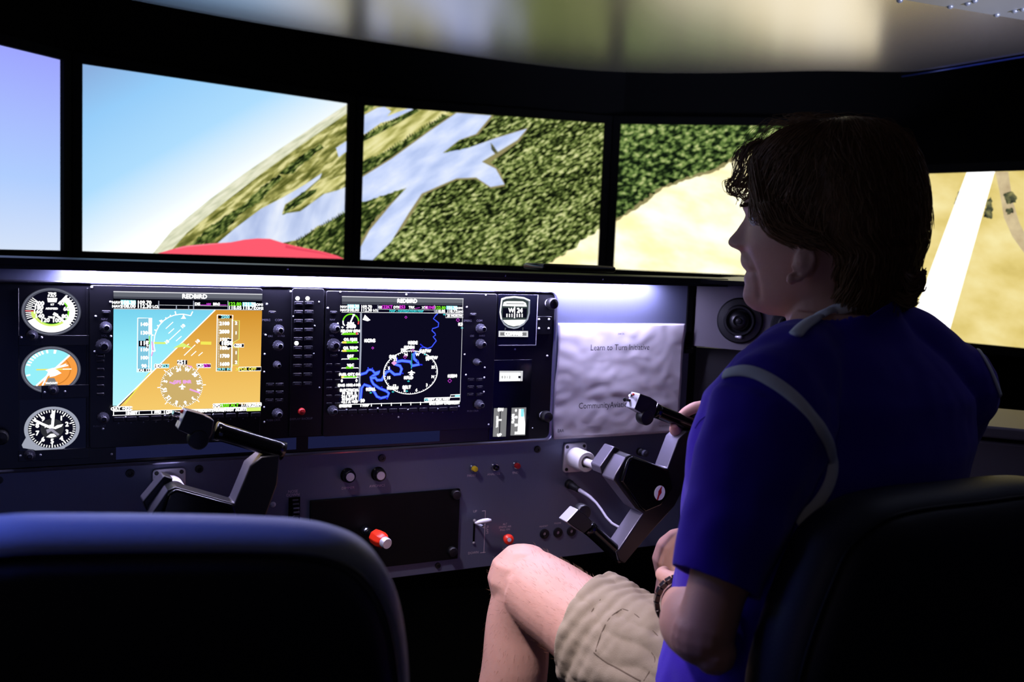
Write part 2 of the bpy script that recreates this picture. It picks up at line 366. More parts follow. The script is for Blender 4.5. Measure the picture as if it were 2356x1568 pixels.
# ------------------------------------------------------------------ monitors
glow_grad('scr_sky', math.radians(-58), .02, .60, [(0, c(140, 178, 225)), (.16, c(150, 205, 250)), (.40, c(175, 222, 255)), (.60, c(240, 250, 255)), (1, (1.9, 1.9, 1.85, 1))])
glow_grad('scr_sky_l', math.radians(-90), .0, .43, [(0, c(158, 166, 255)), (.62, c(176, 206, 255)), (1, c(214, 228, 250))])
glow_ramp('scr_land', [(.30, c(70, 78, 22)), (.44, c(120, 122, 60)), (.52, c(168, 166, 92)), (.62, c(232, 226, 160)), (.75, c(190, 182, 110))], 13, math.radians(-37), (1, 5.5), 1.0, 6, (30, .35))
glow_ramp('scr_haze', [(.3, c(190, 195, 165)), (.5, c(225, 226, 196)), (.7, c(246, 244, 222))], 20, math.radians(-37), (1, 7), 1.0, 5)
glow_ramp('scr_field', [(.32, c(140, 140, 62)), (.45, c(190, 186, 110)), (.56, c(226, 220, 150)), (.7, c(242, 236, 180))], 12, math.radians(-38), (1, 5), 1.0, 6)
glow_ramp('scr_forest', [(.30, c(14, 20, 10)), (.41, c(56, 68, 30)), (.49, c(108, 126, 62)), (.57, c(164, 176, 104)), (.70, c(220, 222, 160))], 50, math.radians(-32), (1, 2.6), 1.0, 3, (6, .35), .4, True)
glow_ramp('scr_forest_d', [(.28, c(18, 26, 12)), (.42, c(50, 66, 28)), (.52, c(92, 110, 50)), (.62, c(150, 160, 88)), (.76, c(196, 196, 130))], 42, math.radians(-40), (1, 3.4), 1.0, 3, (7, .4), .4, True)
glow_ramp('scr_forest_r', [(.30, c(12, 22, 12)), (.41, c(44, 62, 30)), (.50, c(92, 118, 58)), (.59, c(136, 158, 88)), (.72, c(200, 206, 140))], 50, math.radians(-20), (1, 1.5), 1.0, 3, (7, .35), .4, True)
glow_ramp('scr_water', [(.3, c(178, 196, 240)), (.5, c(206, 220, 255)), (.7, c(232, 240, 255))], 9, math.radians(-35), (1, 3), 1.0, 5)
glow_ramp('scr_water_l', [(.3, c(165, 182, 225)), (.5, c(205, 218, 248)), (.7, c(238, 244, 255))], 6, math.radians(-70), (1, 2.4), 1.0, 3)
glow_ramp('scr_sand', [(.25, c(240, 218, 155)), (.42, c(250, 236, 180)), (.55, c(255, 250, 212)), (.75, (1.2, 1.15, .9, 1))], 6, .3, (1, 2), 1.3, 7)
glow_ramp('scr_sand_r', [(.25, c(205, 182, 98)), (.42, c(228, 206, 124)), (.55, c(240, 220, 146)), (.72, c(250, 236, 172))], 7, .3, (1, 1.6), 1.0, 7)
glow_ramp('scr_road', [(.3, c(190, 168, 130)), (.5, c(208, 188, 148)), (.7, c(225, 205, 160))], 30, .2, (1, 1), 1.0, 4)
glow_ramp('scr_bush', [(.35, c(30, 34, 30)), (.5, c(80, 84, 62)), (.7, c(150, 145, 95))], 60, .2, (1, 1), 1.0, 3)
glow('scr_red', c(255, 92, 112)); glow('scr_red_hi', c(255, 130, 148)); glow('scr_red_lo', c(235, 70, 95)); glow('scr_white', (1, 1, 1, 1), 1.6)
glow('scr_shore', c(150, 142, 96))

def monitor(k, label, base, polys, P0=None, d=None, zt=ZT, zb=ZB, sw=SW):
    P0 = P0 or mleft(k); d = d or mdir(k); n = Vector((d.y, -d.x, 0))           # n points at the room
    if (EYE-P0).dot(n) < 0: n = -n
    h = zt-zb; mid = P0+d*sw/2; t = empty('monitor', (mid.x, mid.y, zb-.022), label, 'screen', 'row of monitors')
    b = .0215; bt = .022; m = MB()
    def rect(x0, x1, z0, z1, y0, y1, mat):
        m.prism([P0+d*x0+n*y0+Vector((0, 0, z0)), P0+d*x1+n*y0+Vector((0, 0, z0)), P0+d*x1+n*y0+Vector((0, 0, z1)), P0+d*x0+n*y0+Vector((0, 0, z1))], n*(y1-y0), mat)
    rect(-b, 0, zb-bt, zt+bt, -.04, .012, 'black_matte'); rect(sw, sw+b, zb-bt, zt+bt, -.04, .012, 'black_matte')
    rect(0, sw, zt, zt+bt, -.04, .012, 'black_matte'); rect(0, sw, zb-bt, zb, -.04, .012, 'black_matte')
    m.build('frame', t)
    m = MB(); rect(-b*.5, sw+b*.5, zb-bt*.5, zt+bt*.5, -.05, -.042, 'black_matte'); m.build('back_shell', t)
    m = MB(); O = P0+Vector((0, 0, zt))
    def uvp(px, py):
        q = onplane(px, py, O, n)-O; return (q.dot(d), q.z)
    def put(mat, P, lay):
        P = clip_poly(P, 0, sw, -h, 0)
        if len(P) < 3: return
        m.add([O+d*x+Vector((0, 0, y))+n*(.0003*lay-.02+.0205) for x, y in P], [tuple(range(len(P)))], mat, P)
    put(base, [(0, -h), (sw, -h), (sw, 0), (0, 0)], 0)
    for i, (mat, pp_) in enumerate(polys):
        put(mat, [uvp(*q) for q in pp_], i+1)
    m.build('screen', t, keep_n=True)
    return t
monitor(0, 'monitor past the picture edge, filled with plain blue sky', 'scr_sky_l', [])
monitor(1, 'leftmost monitor, showing only hazy blue sky', 'scr_sky_l', [])
trees = lambda a, b, n, hh: sum([[(a[0]+(b[0]-a[0])*(i/n), a[1]+(b[1]-a[1])*(i/n)), (a[0]+(b[0]-a[0])*((i+.5)/n)-1.5, a[1]+(b[1]-a[1])*((i+.5)/n)-hh*rnd.uniform(.4, 1.1))] for i in range(n)], [])
def jag(pts, amp, step=7):
    out = []
    for a, b in zip(pts, pts[1:]+pts[:1]):
        L = math.hypot(b[0]-a[0], b[1]-a[1]); n = max(1, int(L/step))
        for i in range(n):
            t = i/n; out.append((a[0]+(b[0]-a[0])*t+(rnd.uniform(-amp, amp) if i else 0), a[1]+(b[1]-a[1])*t+(rnd.uniform(-amp, amp) if i else 0)))
    return out
monitor(2, 'monitor with sky, a tilted horizon and the red nose of the aircraft', 'scr_sky', [
 ('scr_haze', [(345, 590), (395, 530), (480, 460), (560, 400), (650, 338), (740, 278), (810, 232), (810, 320), (560, 480), (410, 600)]),
 ('scr_land', [(372, 600), (430, 535), (520, 462), (600, 400), (690, 335), (810, 252), (810, 610), (370, 610)]),
 ('scr_forest_d', jag([(420, 590), (470, 530), (560, 470), (600, 430), (640, 400), (650, 408), (600, 460), (545, 500), (490, 560), (455, 600)], 3)),
 ('scr_forest_d', jag([(640, 400), (700, 352), (735, 330), (745, 340), (700, 372), (672, 400)], 2)),
 ('scr_water_l', [(495, 563), (540, 525), (600, 480), (648, 455), (700, 425), (740, 398), (735, 410), (700, 440), (655, 470), (648, 492), (690, 486), (745, 446), (775, 438), (805, 425), (805, 500), (730, 520), (690, 550), (640, 560), (520, 575)]),
 ('scr_field', [(652, 490), (665, 465), (735, 425), (778, 405), (800, 400), (800, 408), (770, 432), (740, 445), (690, 478)]),
 ('scr_forest_d', jag([(648, 495), (658, 470), (700, 440), (735, 432), (690, 470)], 2)),
 ('scr_water', [(772, 340), (800, 322), (800, 345), (778, 362)]),
 ('scr_forest_d', trees((680, 556), (805, 482), 26, 10)+[(810, 480), (810, 620), (690, 620)]),
 ('scr_red', [(350, 586), (370, 580), (420, 566), (480, 560), (530, 557), (560, 551), (590, 548), (620, 549), (655, 560), (700, 570), (740, 578), (775, 588), (800, 600), (800, 612), (340, 600)]),
 ('scr_red_hi', [(400, 571), (430, 564.5), (480, 560.5), (535, 557.5), (480, 563), (430, 568), (404, 573)]),
 ('scr_red_lo', [(655, 563), (680, 570), (735, 580), (775, 592), (730, 582), (690, 576), (655, 570)]),
])
monitor(3, 'monitor with pale river branches winding through green forest', 'scr_forest', [
 ('scr_forest_d', jag([(830, 240), (1080, 262), (1050, 290), (1000, 330), (930, 370), (828, 420)], 3)),
 ('scr_field', jag([(828, 262), (870, 242), (990, 252), (1070, 262), (1020, 292), (960, 322), (830, 372)], 3)),
 ('scr_forest_d', trees((828, 388), (1020, 268), 34, 9)+[(1045, 270), (1020, 300), (960, 335), (828, 412)]),
 ('scr_forest_d', trees((828, 318), (955, 250), 22, 8)+[(965, 255), (900, 292), (828, 330)]),
 ('scr_water', [(828, 270), (868, 248), (885, 246), (900, 256), (880, 280), (840, 308), (828, 310)]),
 ('scr_water', [(915, 258), (945, 248), (950, 252), (900, 276), (872, 284), (890, 268)]),
 ('scr_shore', [(826, 408), (900, 362), (985, 300), (1048, 258), (1136, 266), (1100, 310), (1058, 322), (1020, 353), (1080, 340), (1140, 316), (1216, 293), (1195, 325), (1128, 374), (1150, 392), (1162, 428), (1130, 434), (1095, 412), (1050, 414), (975, 448), (930, 520), (850, 604), (826, 604)]),
 ('scr_water', [(826, 412), (900, 366), (985, 304), (1050, 260), (1130, 266), (1095, 308), (1056, 322), (1018, 352), (1078, 340), (1140, 318), (1212, 296), (1190, 322), (1108, 372), (1140, 388), (1160, 424), (1128, 430), (1095, 408), (1050, 410), (970, 445), (940, 490), (900, 555), (855, 600), (828, 604), (826, 575), (850, 530), (900, 470), (935, 432), (826, 468)]),
 ('scr_forest_d', jag([(826, 468), (880, 450), (936, 432), (900, 465), (855, 512), (826, 560)], 2)),
 ('scr_forest_d', jag([(1020, 352), (1060, 320), (1078, 340)], 1)),
 ('scr_bush', [(1128, 328), (1134, 334), (1146, 352), (1140, 356), (1130, 344)]),
 ('scr_sand', jag([(1262, 604), (1300, 585), (1330, 560), (1395, 515), (1395, 625), (1255, 625)], 4)),
])
monitor(4, 'monitor behind the man, showing green forest above bare yellow ground', 'scr_forest_r', [
 ('scr_shore', jag([(1405, 505), (1440, 490), (1520, 430), (1570, 412), (1640, 390), (1690, 362), (1760, 325), (1860, 300), (2020, 290), (2020, 660), (1405, 640)], 4)),
 ('scr_sand', jag([(1405, 515), (1442, 495), (1470, 478), (1500, 455), (1525, 432), (1570, 418), (1640, 397), (1690, 368), (1765, 330), (1870, 305), (2020, 296), (2020, 660), (1405, 640)], 3)),
])
d5 = Vector((math.sin(math.radians(180-41.85+27.58)), math.cos(math.radians(180-41.85+27.58)), 0))
Q = onplane(2300, 397, atD(2300, 397, 2.41), fw); Q = atD(2300, 397, 2.41); P5 = Vector((Q.x, Q.y, 0))-d5*.36
monitor(5, 'rightmost monitor, showing yellow ground crossed by a white strip', 'scr_sand_r', [
 ('scr_road', [(2290, 395), (2300, 440), (2310, 500), (2330, 545), (2370, 600), (2370, 560), (2345, 510), (2330, 460), (2320, 395)]),
 ('scr_bush', jag([(2308, 448), (2325, 440), (2340, 452), (2338, 466), (2318, 470)], 2, 4)),
 ('scr_bush', jag([(2314, 482), (2330, 478), (2332, 490), (2318, 494)], 2, 4)),
 ('scr_bush', jag([(2264, 500), (2272, 460), (2280, 452), (2286, 480), (2282, 504)], 2, 4)),
 ('scr_bush', jag([(2196, 470), (2206, 440), (2210, 440), (2204, 472)], 1, 4)),
 ('scr_white', [(2231, 380), (2298, 380), (2288, 400), (2186, 760), (2090, 760)]),
], P5, d5, CZ+.2425, CZ-.1825)
# ------------------------------------------------------------------ glareshield and instrument panel
PX0 = -.35
t = empty('glareshield', (.6, 1.6, CZ-.06), 'black glareshield shelf running under the monitors, with a light strip beneath', 'shelf')
m = MB(); z = CZ
sec = [(1.452, -.036), (1.452, -.0455), (1.50, -.0465), (1.52, -.075), (2.42, -.125), (2.42, -.118), (1.56, -.040), (1.47, -.0335)]
def ext(sec, x0, x1, mat): m.prism([Vector((x0, y, CZ+zz)) for y, zz in sec], (x1-x0, 0, 0), mat)
ext(sec, PX0, 1.21, 'black_satin'); m.build('shelf_top', t, bevel=.001)
m = MB(); m.bb(.075, 1.075, 1.472, 1.484, CZ-.0475, CZ-.0462, 'g_white'); m.build('light_strip', t)
m = MB(); m.bb(PX0, 1.21, 1.4525, 1.4545, CZ-.0505, CZ-.0455); m.build('lip', t, mat='black_satin')
for x, y in ((662, 618), (975, 621), (1163, 634), (1387, 643)):
    m = MB(); q = atY(x, y, 1.451); m.lathe((q.x, 1.4515, q.z), (0, -1, 0), [(.0016, 0), (.0016, .0006), (0, .0012)], 10); m.build('screw', t, mat='chrome', smooth=1)
# flat dark tray on top of the shelf
t = empty('flat_case', (.98, 1.66, CZ-.055), 'slim black rounded case lying on the glareshield below the dark screen joint', 'case')
q0 = atY(1226, 612, 1.60); q1 = atY(1392, 616, 1.60); m = MB(); m.bb(q0.x, q1.x, 1.56, 1.64, q0.z-.006, q0.z+.0045); m.build('body', t, mat='black_gloss', bevel=.004, seg=3)
m = MB(); m.bb(q0.x+.004, q1.x-.004, 1.564, 1.636, q0.z+.0042, q0.z+.0055); m.build('lid', t, mat='key_black', bevel=.0006)

# grey fascia
YP = 1.5
def pp(x, y, dd=0.0): return atY(x, y, YP-dd)
PT = empty('instrument_console', (.5, 1.5, CZ-.55), 'long grey metal cockpit console face with knobs, buttons, levers and column sockets', 'console')
m = MB(); zt_ = CZ-.047; zb_ = CZ-.5505
m.prism([Vector((PX0, 1.5, zb_)), Vector((1.118, 1.5, zb_)), Vector((1.165, 1.5, zb_+.02)), Vector((1.165, 1.5, zt_)), Vector((PX0, 1.5, zt_))], (0, .004, 0)); m.build('fascia', PT, mat='grey_metal', bevel=.001)
m = MB(); m.bb(1.153, 1.1655, 1.496, 1.4998, CZ-.172, CZ-.047); m.bb(1.153, 1.172, 1.496, 1.4998, CZ-.180, CZ-.170); m.build('side_seam', PT, mat='black_matte')
def screw(x, y, r=.0036, mat='key_black', par=PT, dd=0.0, ring=True):
    q = pp(x, y, dd); m = MB()
    if ring: m.lathe((q.x, YP-dd, q.z), (0, -1, 0), [(r*1.5, 0), (r*1.5, .0006), (r*1.15, .0014), (r*1.1, .0014)], 18, 'silver')
    m.lathe((q.x, YP-dd, q.z), (0, -1, 0), [(r*1.12, .0005), (r*1.05, .0026), (r*.5, .0028), (r*.42, .0012), (0, .0012)], 18, mat); return m.build('screw', par, smooth=1)
for x, y in ((213, 621), (872, 639), (1256, 645), (1440, 653)): screw(x, y, .0036, 'silver')
for x, y in ((299, 1088), (458, 1078), (879, 1053), (1236, 1033)): screw(x, y, .0056, 'black_satin', ring=False)
for x, y in ((1007, 1300), (-2, 1104)): screw(x, y, .0046, 'black_satin', ring=False)
screw(628, 1160, .003, 'silver')
def label_on(parent, txt, x, y, size, mat='print_grey', dd=0.0, name='lettering', rot=0.0, Y=None):
    """printed line of lettering on the panel plane, centred on the photo point"""
    Yp = Y if Y is not None else YP-dd
    q = atY(x, y, Yp-.0004); vs, fs = text_pts(txt, size); ca, sa = math.cos(rot), math.sin(rot)
    m = MB(); m.add([Vector((q.x+a*ca-b*sa, Yp-.0004, q.z+a*sa+b*ca)) for a, b in vs], fs); return m.build(name, parent, mat=mat, keep_n=True)
# pale printed labels (as far as they can be read)
label_on(PT, 'NOSE', 674, 1130, .0062); label_on(PT, 'DOWN', 674, 1138, .0062)
label_on(PT, 'DIMMER', 801, 1122, .0060); label_on(PT, 'AVIONICS', 868, 1117, .0060)
label_on(PT, 'PAUSE', 1085, 1093.5, .0058); label_on(PT, 'ANALYZE', 1136, 1090, .0058); label_on(PT, 'END', 1186, 1087, .0058)
label_on(PT, 'UP', 1093, 1176, .0060); label_on(PT, 'DOWN', 1089, 1271, .0060); label_on(PT, 'FLAPS', 1121, 1218, .0058, rot=-math.pi/2)
label_on(PT, 'ALT', 1162, 1205, .0048); label_on(PT, 'STATIC AIR', 1162, 1211.5, .0048); label_on(PT, 'PULL ON', 1162, 1218, .0048)
label_on(PT, 'HEADSET', 1251, 1210, .0042); label_on(PT, 'PHONE', 1283, 1203, .0042)
m = MB()
for a, b in (((1109, 1175), (1117, 1175)), ((1117, 1175), (1117, 1271)), ((1105, 1271), (1117, 1271))):
    A = pp(*a, .0004); B = pp(*b, .0004)
    if abs(A.x-B.x) > abs(A.z-B.z): B.z = A.z; m.bb(A.x, B.x, YP-.0006, YP-.0002, A.z-.0004, A.z+.0004)
    else: m.bb(A.x-.0004, A.x+.0004, YP-.0006, YP-.0002, A.z, B.z)
m.build('flap_bracket_mark', PT, mat='print_grey')
m = MB(); q = pp(1093, 1150); q2 = pp(1090, 1250); m.bb(q.x-.0016, q.x+.0016, YP-.0012, YP-.0002, q2.z, pp(1093, 1200).z); m.build('flap_slot', PT, mat='black_matte')
# flap lever: pale aerofoil shaped handle
t = empty('flap_lever', pp(1093, 1200, .02), 'pale wing-shaped lever', par=PT)
a0 = pp(1092, 1201, .003); m = MB(); m.cyl(a0, a0+Vector((.004, -.028, -.001)), .0022, .0022, 10); m.build('stem', t, mat='silver', smooth=1)
m = MB(); A = atY(1093, 1203, 1.470); B = atY(1130, 1196, 1.466)
m.tube([A, A.lerp(B, .2)+Vector((0, 0, .0006)), A.lerp(B, .5)+Vector((0, 0, .001)), A.lerp(B, .8)+Vector((0, 0, .0006)), B], [.0016, .0034, .0042, .0040, .0022], 14, flat=(1, .9)); m.build('handle', t, mat='white_plastic', smooth=2)
m = MB(); m.ball(pp(1092, 1197, .006), .003); m.build('pivot', t, mat='silver', smooth=2)
m = MB(); m.ball(pp(1090, 1248, .003), .0026, sc=(1, .6, .8)); m.build('stop', t, mat='silver', smooth=2)
# push buttons
for x, y, mt, lb in ((1088, 1076, 'yellow_plastic', 'yellow push button with chrome collar on the grey panel'), (1137, 1073, 'black_gloss', 'black push button between the yellow and the red one'), (1186, 1069, 'dark_red', 'red push button nearest the paper sheet on the grey panel')):
    q = pp(x, y); t = empty('push_button', q, lb.split(' button')[0]+' button', par=PT)
    m = MB(); m.lathe(q, (0, -1, 0), [(.0074, 0), (.0074, .003), (.0058, .006), (.0055, .006)], 20); m.build('collar', t, mat='chrome', smooth=1)
    m = MB(); m.lathe(q, (0, -1, 0), [(.0049, .003), (.0049, .0105), (.0040, .0122), (0, .0128)], 20); m.build('cap', t, mat=mt, smooth=1)
# dimmer knobs
for x, y, lb in ((799, 1092, 'black dimmer knob with silver face, second from the screw'), (869, 1089, 'black knob with silver face directly under the fascia screw')):
    q = pp(x, y); t = empty('dimmer_knob', q, par=PT)
    m = MB(); m.lathe(q, (0, -1, 0), [(.0118, 0), (.0118, .002), (.0100, .004), (.0098, .014), (.0085, .0155), (.007, .0155)], 28); m.build('skirt', t, mat='black_gloss', smooth=1)
    m = MB(); m.lathe(q, (0, -1, 0), [(.0068, .0152), (.0068, .0162), (0, .0163)], 24); m.build('face', t, mat='silver', smooth=1)
    m = MB(); m.bb(q.x-.0006, q.x+.0006, q.y-.0045, q.y-.0035, q.z-.0115, q.z-.0095); m.build('pointer', t, mat='key_print')
    m = MB()
    for i in range(24): a = i*math.tau/24; m.cyl(q+Vector((.0100*math.cos(a), -.004, .0100*math.sin(a))), q+Vector((.0098*math.cos(a), -.0135, .0098*math.sin(a))), .0007, .0006, 5)
    o = m.build('ribs', t, mat='black_gloss')
# trim wheel
q = pp(676, 1168); t = empty('trim_wheel', q, 'black ridged wheel in a slot', par=PT)
m = MB(); a = pp(664, 1144); b = pp(689, 1201); m.bb(a.x, b.x, YP-.001, YP-.0002, b.z, a.z); m.build('slot', t, mat='black_matte')
ax = Vector((1, 0, 0)); ctr3 = Vector((q.x+.001, YP+.012, q.z-.004)); m = MB(); m.lathe(ctr3-ax*.005, ax, [(.022, 0), (.024, .001), (.024, .009), (.022, .010)], 36); m.build('wheel', t, mat='black_gloss', smooth=1)
for i in range(-4, 5):
    a = math.pi+i*.27; cpt = ctr3+Vector((0, .0245*math.cos(a), .0245*math.sin(a))); m = MB(); m.box(cpt, (.0095, .0022, .0026), R=Matrix.Rotation(a, 3, 'X')); m.build('ridge', t, mat='knob_grey', bevel=.0005)
# blank black cover plate with thumb screws
t = empty('cover_plate', pp(880, 1220), 'blank black plate', par=PT)
a = pp(712, 1147); b = pp(1055, 1287); m = MB(); m.bb(a.x, pp(1056, 1123).x, YP-.006, YP-.0003, pp(1052, 1282).z, pp(1056, 1122).z); m.build('plate', t, mat='plate_black', bevel=.0012)
for x, y in ((1046, 1136), (1038, 1266)):
    q = pp(x, y, .006); m = MB(); m.lathe(q, (0, -1, 0), [(.0085, 0), (.0085, .008), (.007, .010), (0, .0105)], 20); m.build('thumb_screw', t, mat='black_satin', smooth=1)
# mixture lever: chrome stem, red knob, silver button
t = empty('mixture_control', pp(850, 1215), 'red knob on a chrome rod', par=PT)
A = atY(843, 1222, 1.484); B = atY(862, 1232, 1.452); Cc = atY(884, 1246, 1.424); D = atY(892, 1251, 1.412); ax = (Cc-B).normalized()
m = MB(); m.lathe(A, (B-A), [(.0052, 0), (.0066, .002), (.0052, .004), (.0066, .008), (.0052, .012), (.0066, .016), (.0052, .022), (.0052, (B-A).length+.004)], 18); m.build('rod', t, mat='chrome', smooth=1)
m = MB(); L = (Cc-B).length; m.lathe(B, ax, [(.008, 0), (.0125, .002), (.0135, L*.55), (.0125, L*.8), (.0095, L)], 8); m.build('knob', t, mat='red_lever', bevel=.0012)
m = MB(); m.lathe(Cc-ax*.002, ax, [(.0088, 0), (.0088, .010), (.0078, .0115), (0, .0116)], 24); m.build('release_button', t, mat='silver', smooth=1)
m = MB(); m.cyl(pp(840, 1218, .0065), A, .0075, .006, 16); m.build('collar', t, mat='key_black', smooth=1)
# alternate static red knob
q = pp(1163, 1236); t = empty('static_air_knob', q, 'small red pull knob', par=PT)
A = q.copy(); B = atY(1170, 1240, 1.476); ax = (B-A).normalized(); L = (B-A).length
m = MB(); m.lathe(A, ax, [(.005, 0), (.0055, .005), (.004, .007), (.004, L)], 16); m.build('stem', t, mat='dark_red', smooth=1)
m = MB(); m.lathe(B-ax*.006, ax, [(.004, 0), (.0085, .002), (.0092, .006), (.0085, .0105), (.0045, .013), (.0035, .0125)], 22); m.build('knob', t, mat='red_plastic', smooth=1)
m = MB(); m.lathe(B+ax*.0062, ax, [(.0036, 0), (.0034, .0012), (0, .0014)], 16); m.build('centre', t, mat='silver', smooth=1)
# jack sockets
for i, (x, y) in enumerate(((1252, 1227), (1283, 1224), (1314, 1221))):
    q = pp(x, y); t = empty('jack_socket', q, 'black round socket', par=PT)
    m = MB(); m.lathe(q, (0, -1, 0), [(.0092, 0), (.0088, .003), (.006, .004), (.0036, .004), (.0034, .001), (0, .001)], 22); m.build('collar', t, mat='black_satin', smooth=1)
    m = MB(); m.lathe(q, (0, -1, 0), [(.0028, .0012), (.0028, .0016), (0, .0016)], 12); m.build('contact', t, mat='silver', smooth=1)
# small silver knob behind the yoke
q = pp(1471, 1038); t = empty('latch_knob', q, par=PT)
m = MB(); m.lathe(q, (0, -1, 0), [(.0075, 0), (.0075, .006), (.0055, .008), (.0055, .016)], 18); m.build('base', t, mat='black_satin', smooth=1)
m = MB(); m.lathe(q+Vector((0, -.016, 0)), (0, -1, 0), [(.0062, 0), (.0062, .006), (0, .0065)], 18); m.build('knob', t, mat='knob_grey', smooth=1)
# ------------------------------------------------------------------ paper sheet taped to the panel
t = empty('paper_sheet', pp(1420, 1000), 'creased white paper notice reading Learn to Turn Initiative, taped beside the displays', 'paper')
x0, x1 = .871, 1.147; zt2, zb2 = CZ-.123, CZ-.3305; NX, NZ = 56, 44; vs = []; fs = []
def pz(a, b):
    n = noise.fractal(Vector((a*3, b*5, 3.1)), 1.1, 2, 3)*.0009+abs(noise.noise(Vector((a*9+b*4, b*7-a*3, 1))))*.0011
    n += .004*math.exp(-((1-a)**2+(b-.05)**2)/.01)
    return 1.4955-n-.0035*math.sin(math.pi*a)
for j in range(NZ+1):
    for i in range(NX+1):
        a, b = i/NX, j/NZ; wv = .0025*math.sin(b*7)*(1-a)
        vs.append(Vector((x0+(x1-x0)*a+wv*(1 if a < .5 else .2), pz(a, b), zt2+(zb2-zt2)*b)))
for j in range(NZ):
    for i in range(NX): k = j*(NX+1)+i; fs.append((k, k+1, k+NX+2, k+NX+1))
m = MB(); m.add(vs, fs); o = m.build('sheet', t, mat='paper', smooth=2); sm = o.modifiers.new('thick', 'SOLIDIFY'); sm.thickness = .0003
def paper_text(txt, x, y, size, mat='ink', name='lettering'):
    q = atY(x, y, 1.491); vs, fs = text_pts(txt, size); m = MB(); out = []
    for a, b in vs:
        X = q.x+a*.88; Z = q.z+b; u_, v_ = (X-x0)/(x1-x0), (Z-zt2)/(zb2-zt2)
        out.append(Vector((X, pz(u_, v_)-.0024, Z)))
    m.add(out, fs); m.build(name, t, mat=mat, keep_n=True)
paper_text('Learn to Turn Initiative', 1427, 799, .0155); paper_text('Join Us', 1428, 767, .0052, 'ink_soft')
paper_text('CommunityAviation.com', 1406, 931, .0155); paper_text('EAA', 1291, 991, .0080); paper_text('The Spirit of Aviation', 1530, 979, .0035, 'ink_soft')
# ------------------------------------------------------------------ side panel with air vents
SA = Vector((1.172, 1.498, 0)); sd = Vector((.637, -.771, 0)).normalized(); sn = Vector((-sd.y, sd.x, 0)); sn = -sn if sn.dot(EYE-SA) < 0 else sn
SPN = t = empty('side_console', (1.3, 1.33, CZ-.17), 'dark grey angled side console with round air vents, below the chin of the man', 'console'); m = MB()
m.prism([SA+Vector((0, 0, CZ-.047)), SA+sd*.34+Vector((0, 0, CZ-.047)), SA+sd*.34+Vector((0, 0, CZ-.174)), SA+Vector((0, 0, CZ-.166))], -sn*.004); m.build('plate', t, mat='side_metal', bevel=.001)
m = MB(); m.prism([SA+sn*-.03+Vector((0, 0, CZ-.17)), SA+sn*-.03+sd*.30+Vector((0, 0, CZ-.17)), SA+sn*-.03+sd*.30+Vector((0, 0, CZ-.56)), SA+sn*-.03+Vector((0, 0, CZ-.56))], -sn*.004); m.build('lower_skin', t, mat='black_satin')
m = MB(); m.prism([SA+sn*.05+Vector((0, 0, CZ-.0455)), SA+sn*.05+sd*.34+Vector((0, 0, CZ-.0455)), SA-sn*.20+sd*.34+Vector((0, 0, CZ-.0455)), SA-sn*.45+Vector((0, 0, CZ-.0455))], (0, 0, .008)); m.build('hood', t, mat='black_satin')
for i, (x, y, lb) in enumerate(((1703, 737, 'round black air vent with a silver tab, below the man\'s chin'), (1828, 752, 'round black air vent mostly hidden behind the man\'s neck'))):
    q = onplane(x, y, SA, sn); t2 = empty('air_vent', q, 'black round vent with a silver tab', par=SPN)
    m = MB(); m.lathe(q, sn, [(.043, 0), (.043, .003), (.040, .006), (.030, .007), (.027, .012), (.024, .012), (.021, .006), (.019, .005)], 40); m.build('ring', t2, mat='black_satin', smooth=1)
    m = MB(); m.lathe(q, sn, [(.0185, .004), (.0185, .010), (.015, .016), (.010, .018), (.0085, .014), (.006, .014), (.005, .018), (0, .019)], 32); m.build('nozzle', t2, mat='black_satin', smooth=1)
    qq = q-Vector((0, 0, .030))+sn*.008; m = MB(); m.tube([qq-sd*.006, qq-sd*.001, qq+sd*.004, qq+sd*.007], [.0015, .0030, .0042, .003], 10); m.build('tab', t2, mat='silver', smooth=2)
# grey side ledge beyond the man's shoulder
t = empty('side_ledge', (1.6, .95, CZ-.5), 'light grey side ledge visible past the man\'s far shoulder', 'panel')
m = MB(); m.prism([Vector((1.40, 1.18, CZ-.262)), Vector((1.9, .62, CZ-.262)), Vector((2.1, .75, CZ-.262)), Vector((1.6, 1.35, CZ-.262))], (0, 0, -.02)); m.build('top', t, mat='side_metal', bevel=.004)
m = MB(); m.prism([Vector((1.41, 1.19, CZ-.29)), Vector((1.9, .64, CZ-.29)), Vector((2.08, .75, CZ-.29)), Vector((1.6, 1.33, CZ-.29))], (0, 0, -.6)); m.build('body', t, mat='side_metal', bevel=.004)
# ------------------------------------------------------------------ avionics: black overlay, gauges and displays
YA = 1.488                                            # front of the black overlay
AV = empty('avionics_overlay', (.4, YA, CZ-.33), 'black rounded overlay plate with metal rim around the gauges and lit displays', 'overlay')
def rrect(x0, x1, z0, z1, r, n=6):
    o = []
    for cx_, cz_, a0 in ((x1-r, z1-r, 0), (x0+r, z1-r, 90), (x0+r, z0+r, 180), (x1-r, z0+r, 270)):
        for i in range(n+1): a = math.radians(a0+90*i/n); o.append((cx_+r*math.cos(a), cz_+r*math.sin(a)))
    return o
AX1 = atY(1275, 800, YA).x; AZ1 = atY(1000, 666, YA).z; AZ0 = atY(1000, 1025, YA).z
m = MB(); m.prism([Vector((x, YA, z)) for x, z in rrect(-.30, AX1-.004, AZ0+.003, AZ1-.002, .010)], (0, .011, 0)); m.build('plate', AV, mat='avionics_black', bevel=.0006)
m = MB(); o_ = rrect(-.31, AX1+.004, AZ0-.003, AZ1+.002, .014, 8); i_ = rrect(-.302, AX1-.003, AZ0+.0022, AZ1-.0015, .010, 8)
rg = []
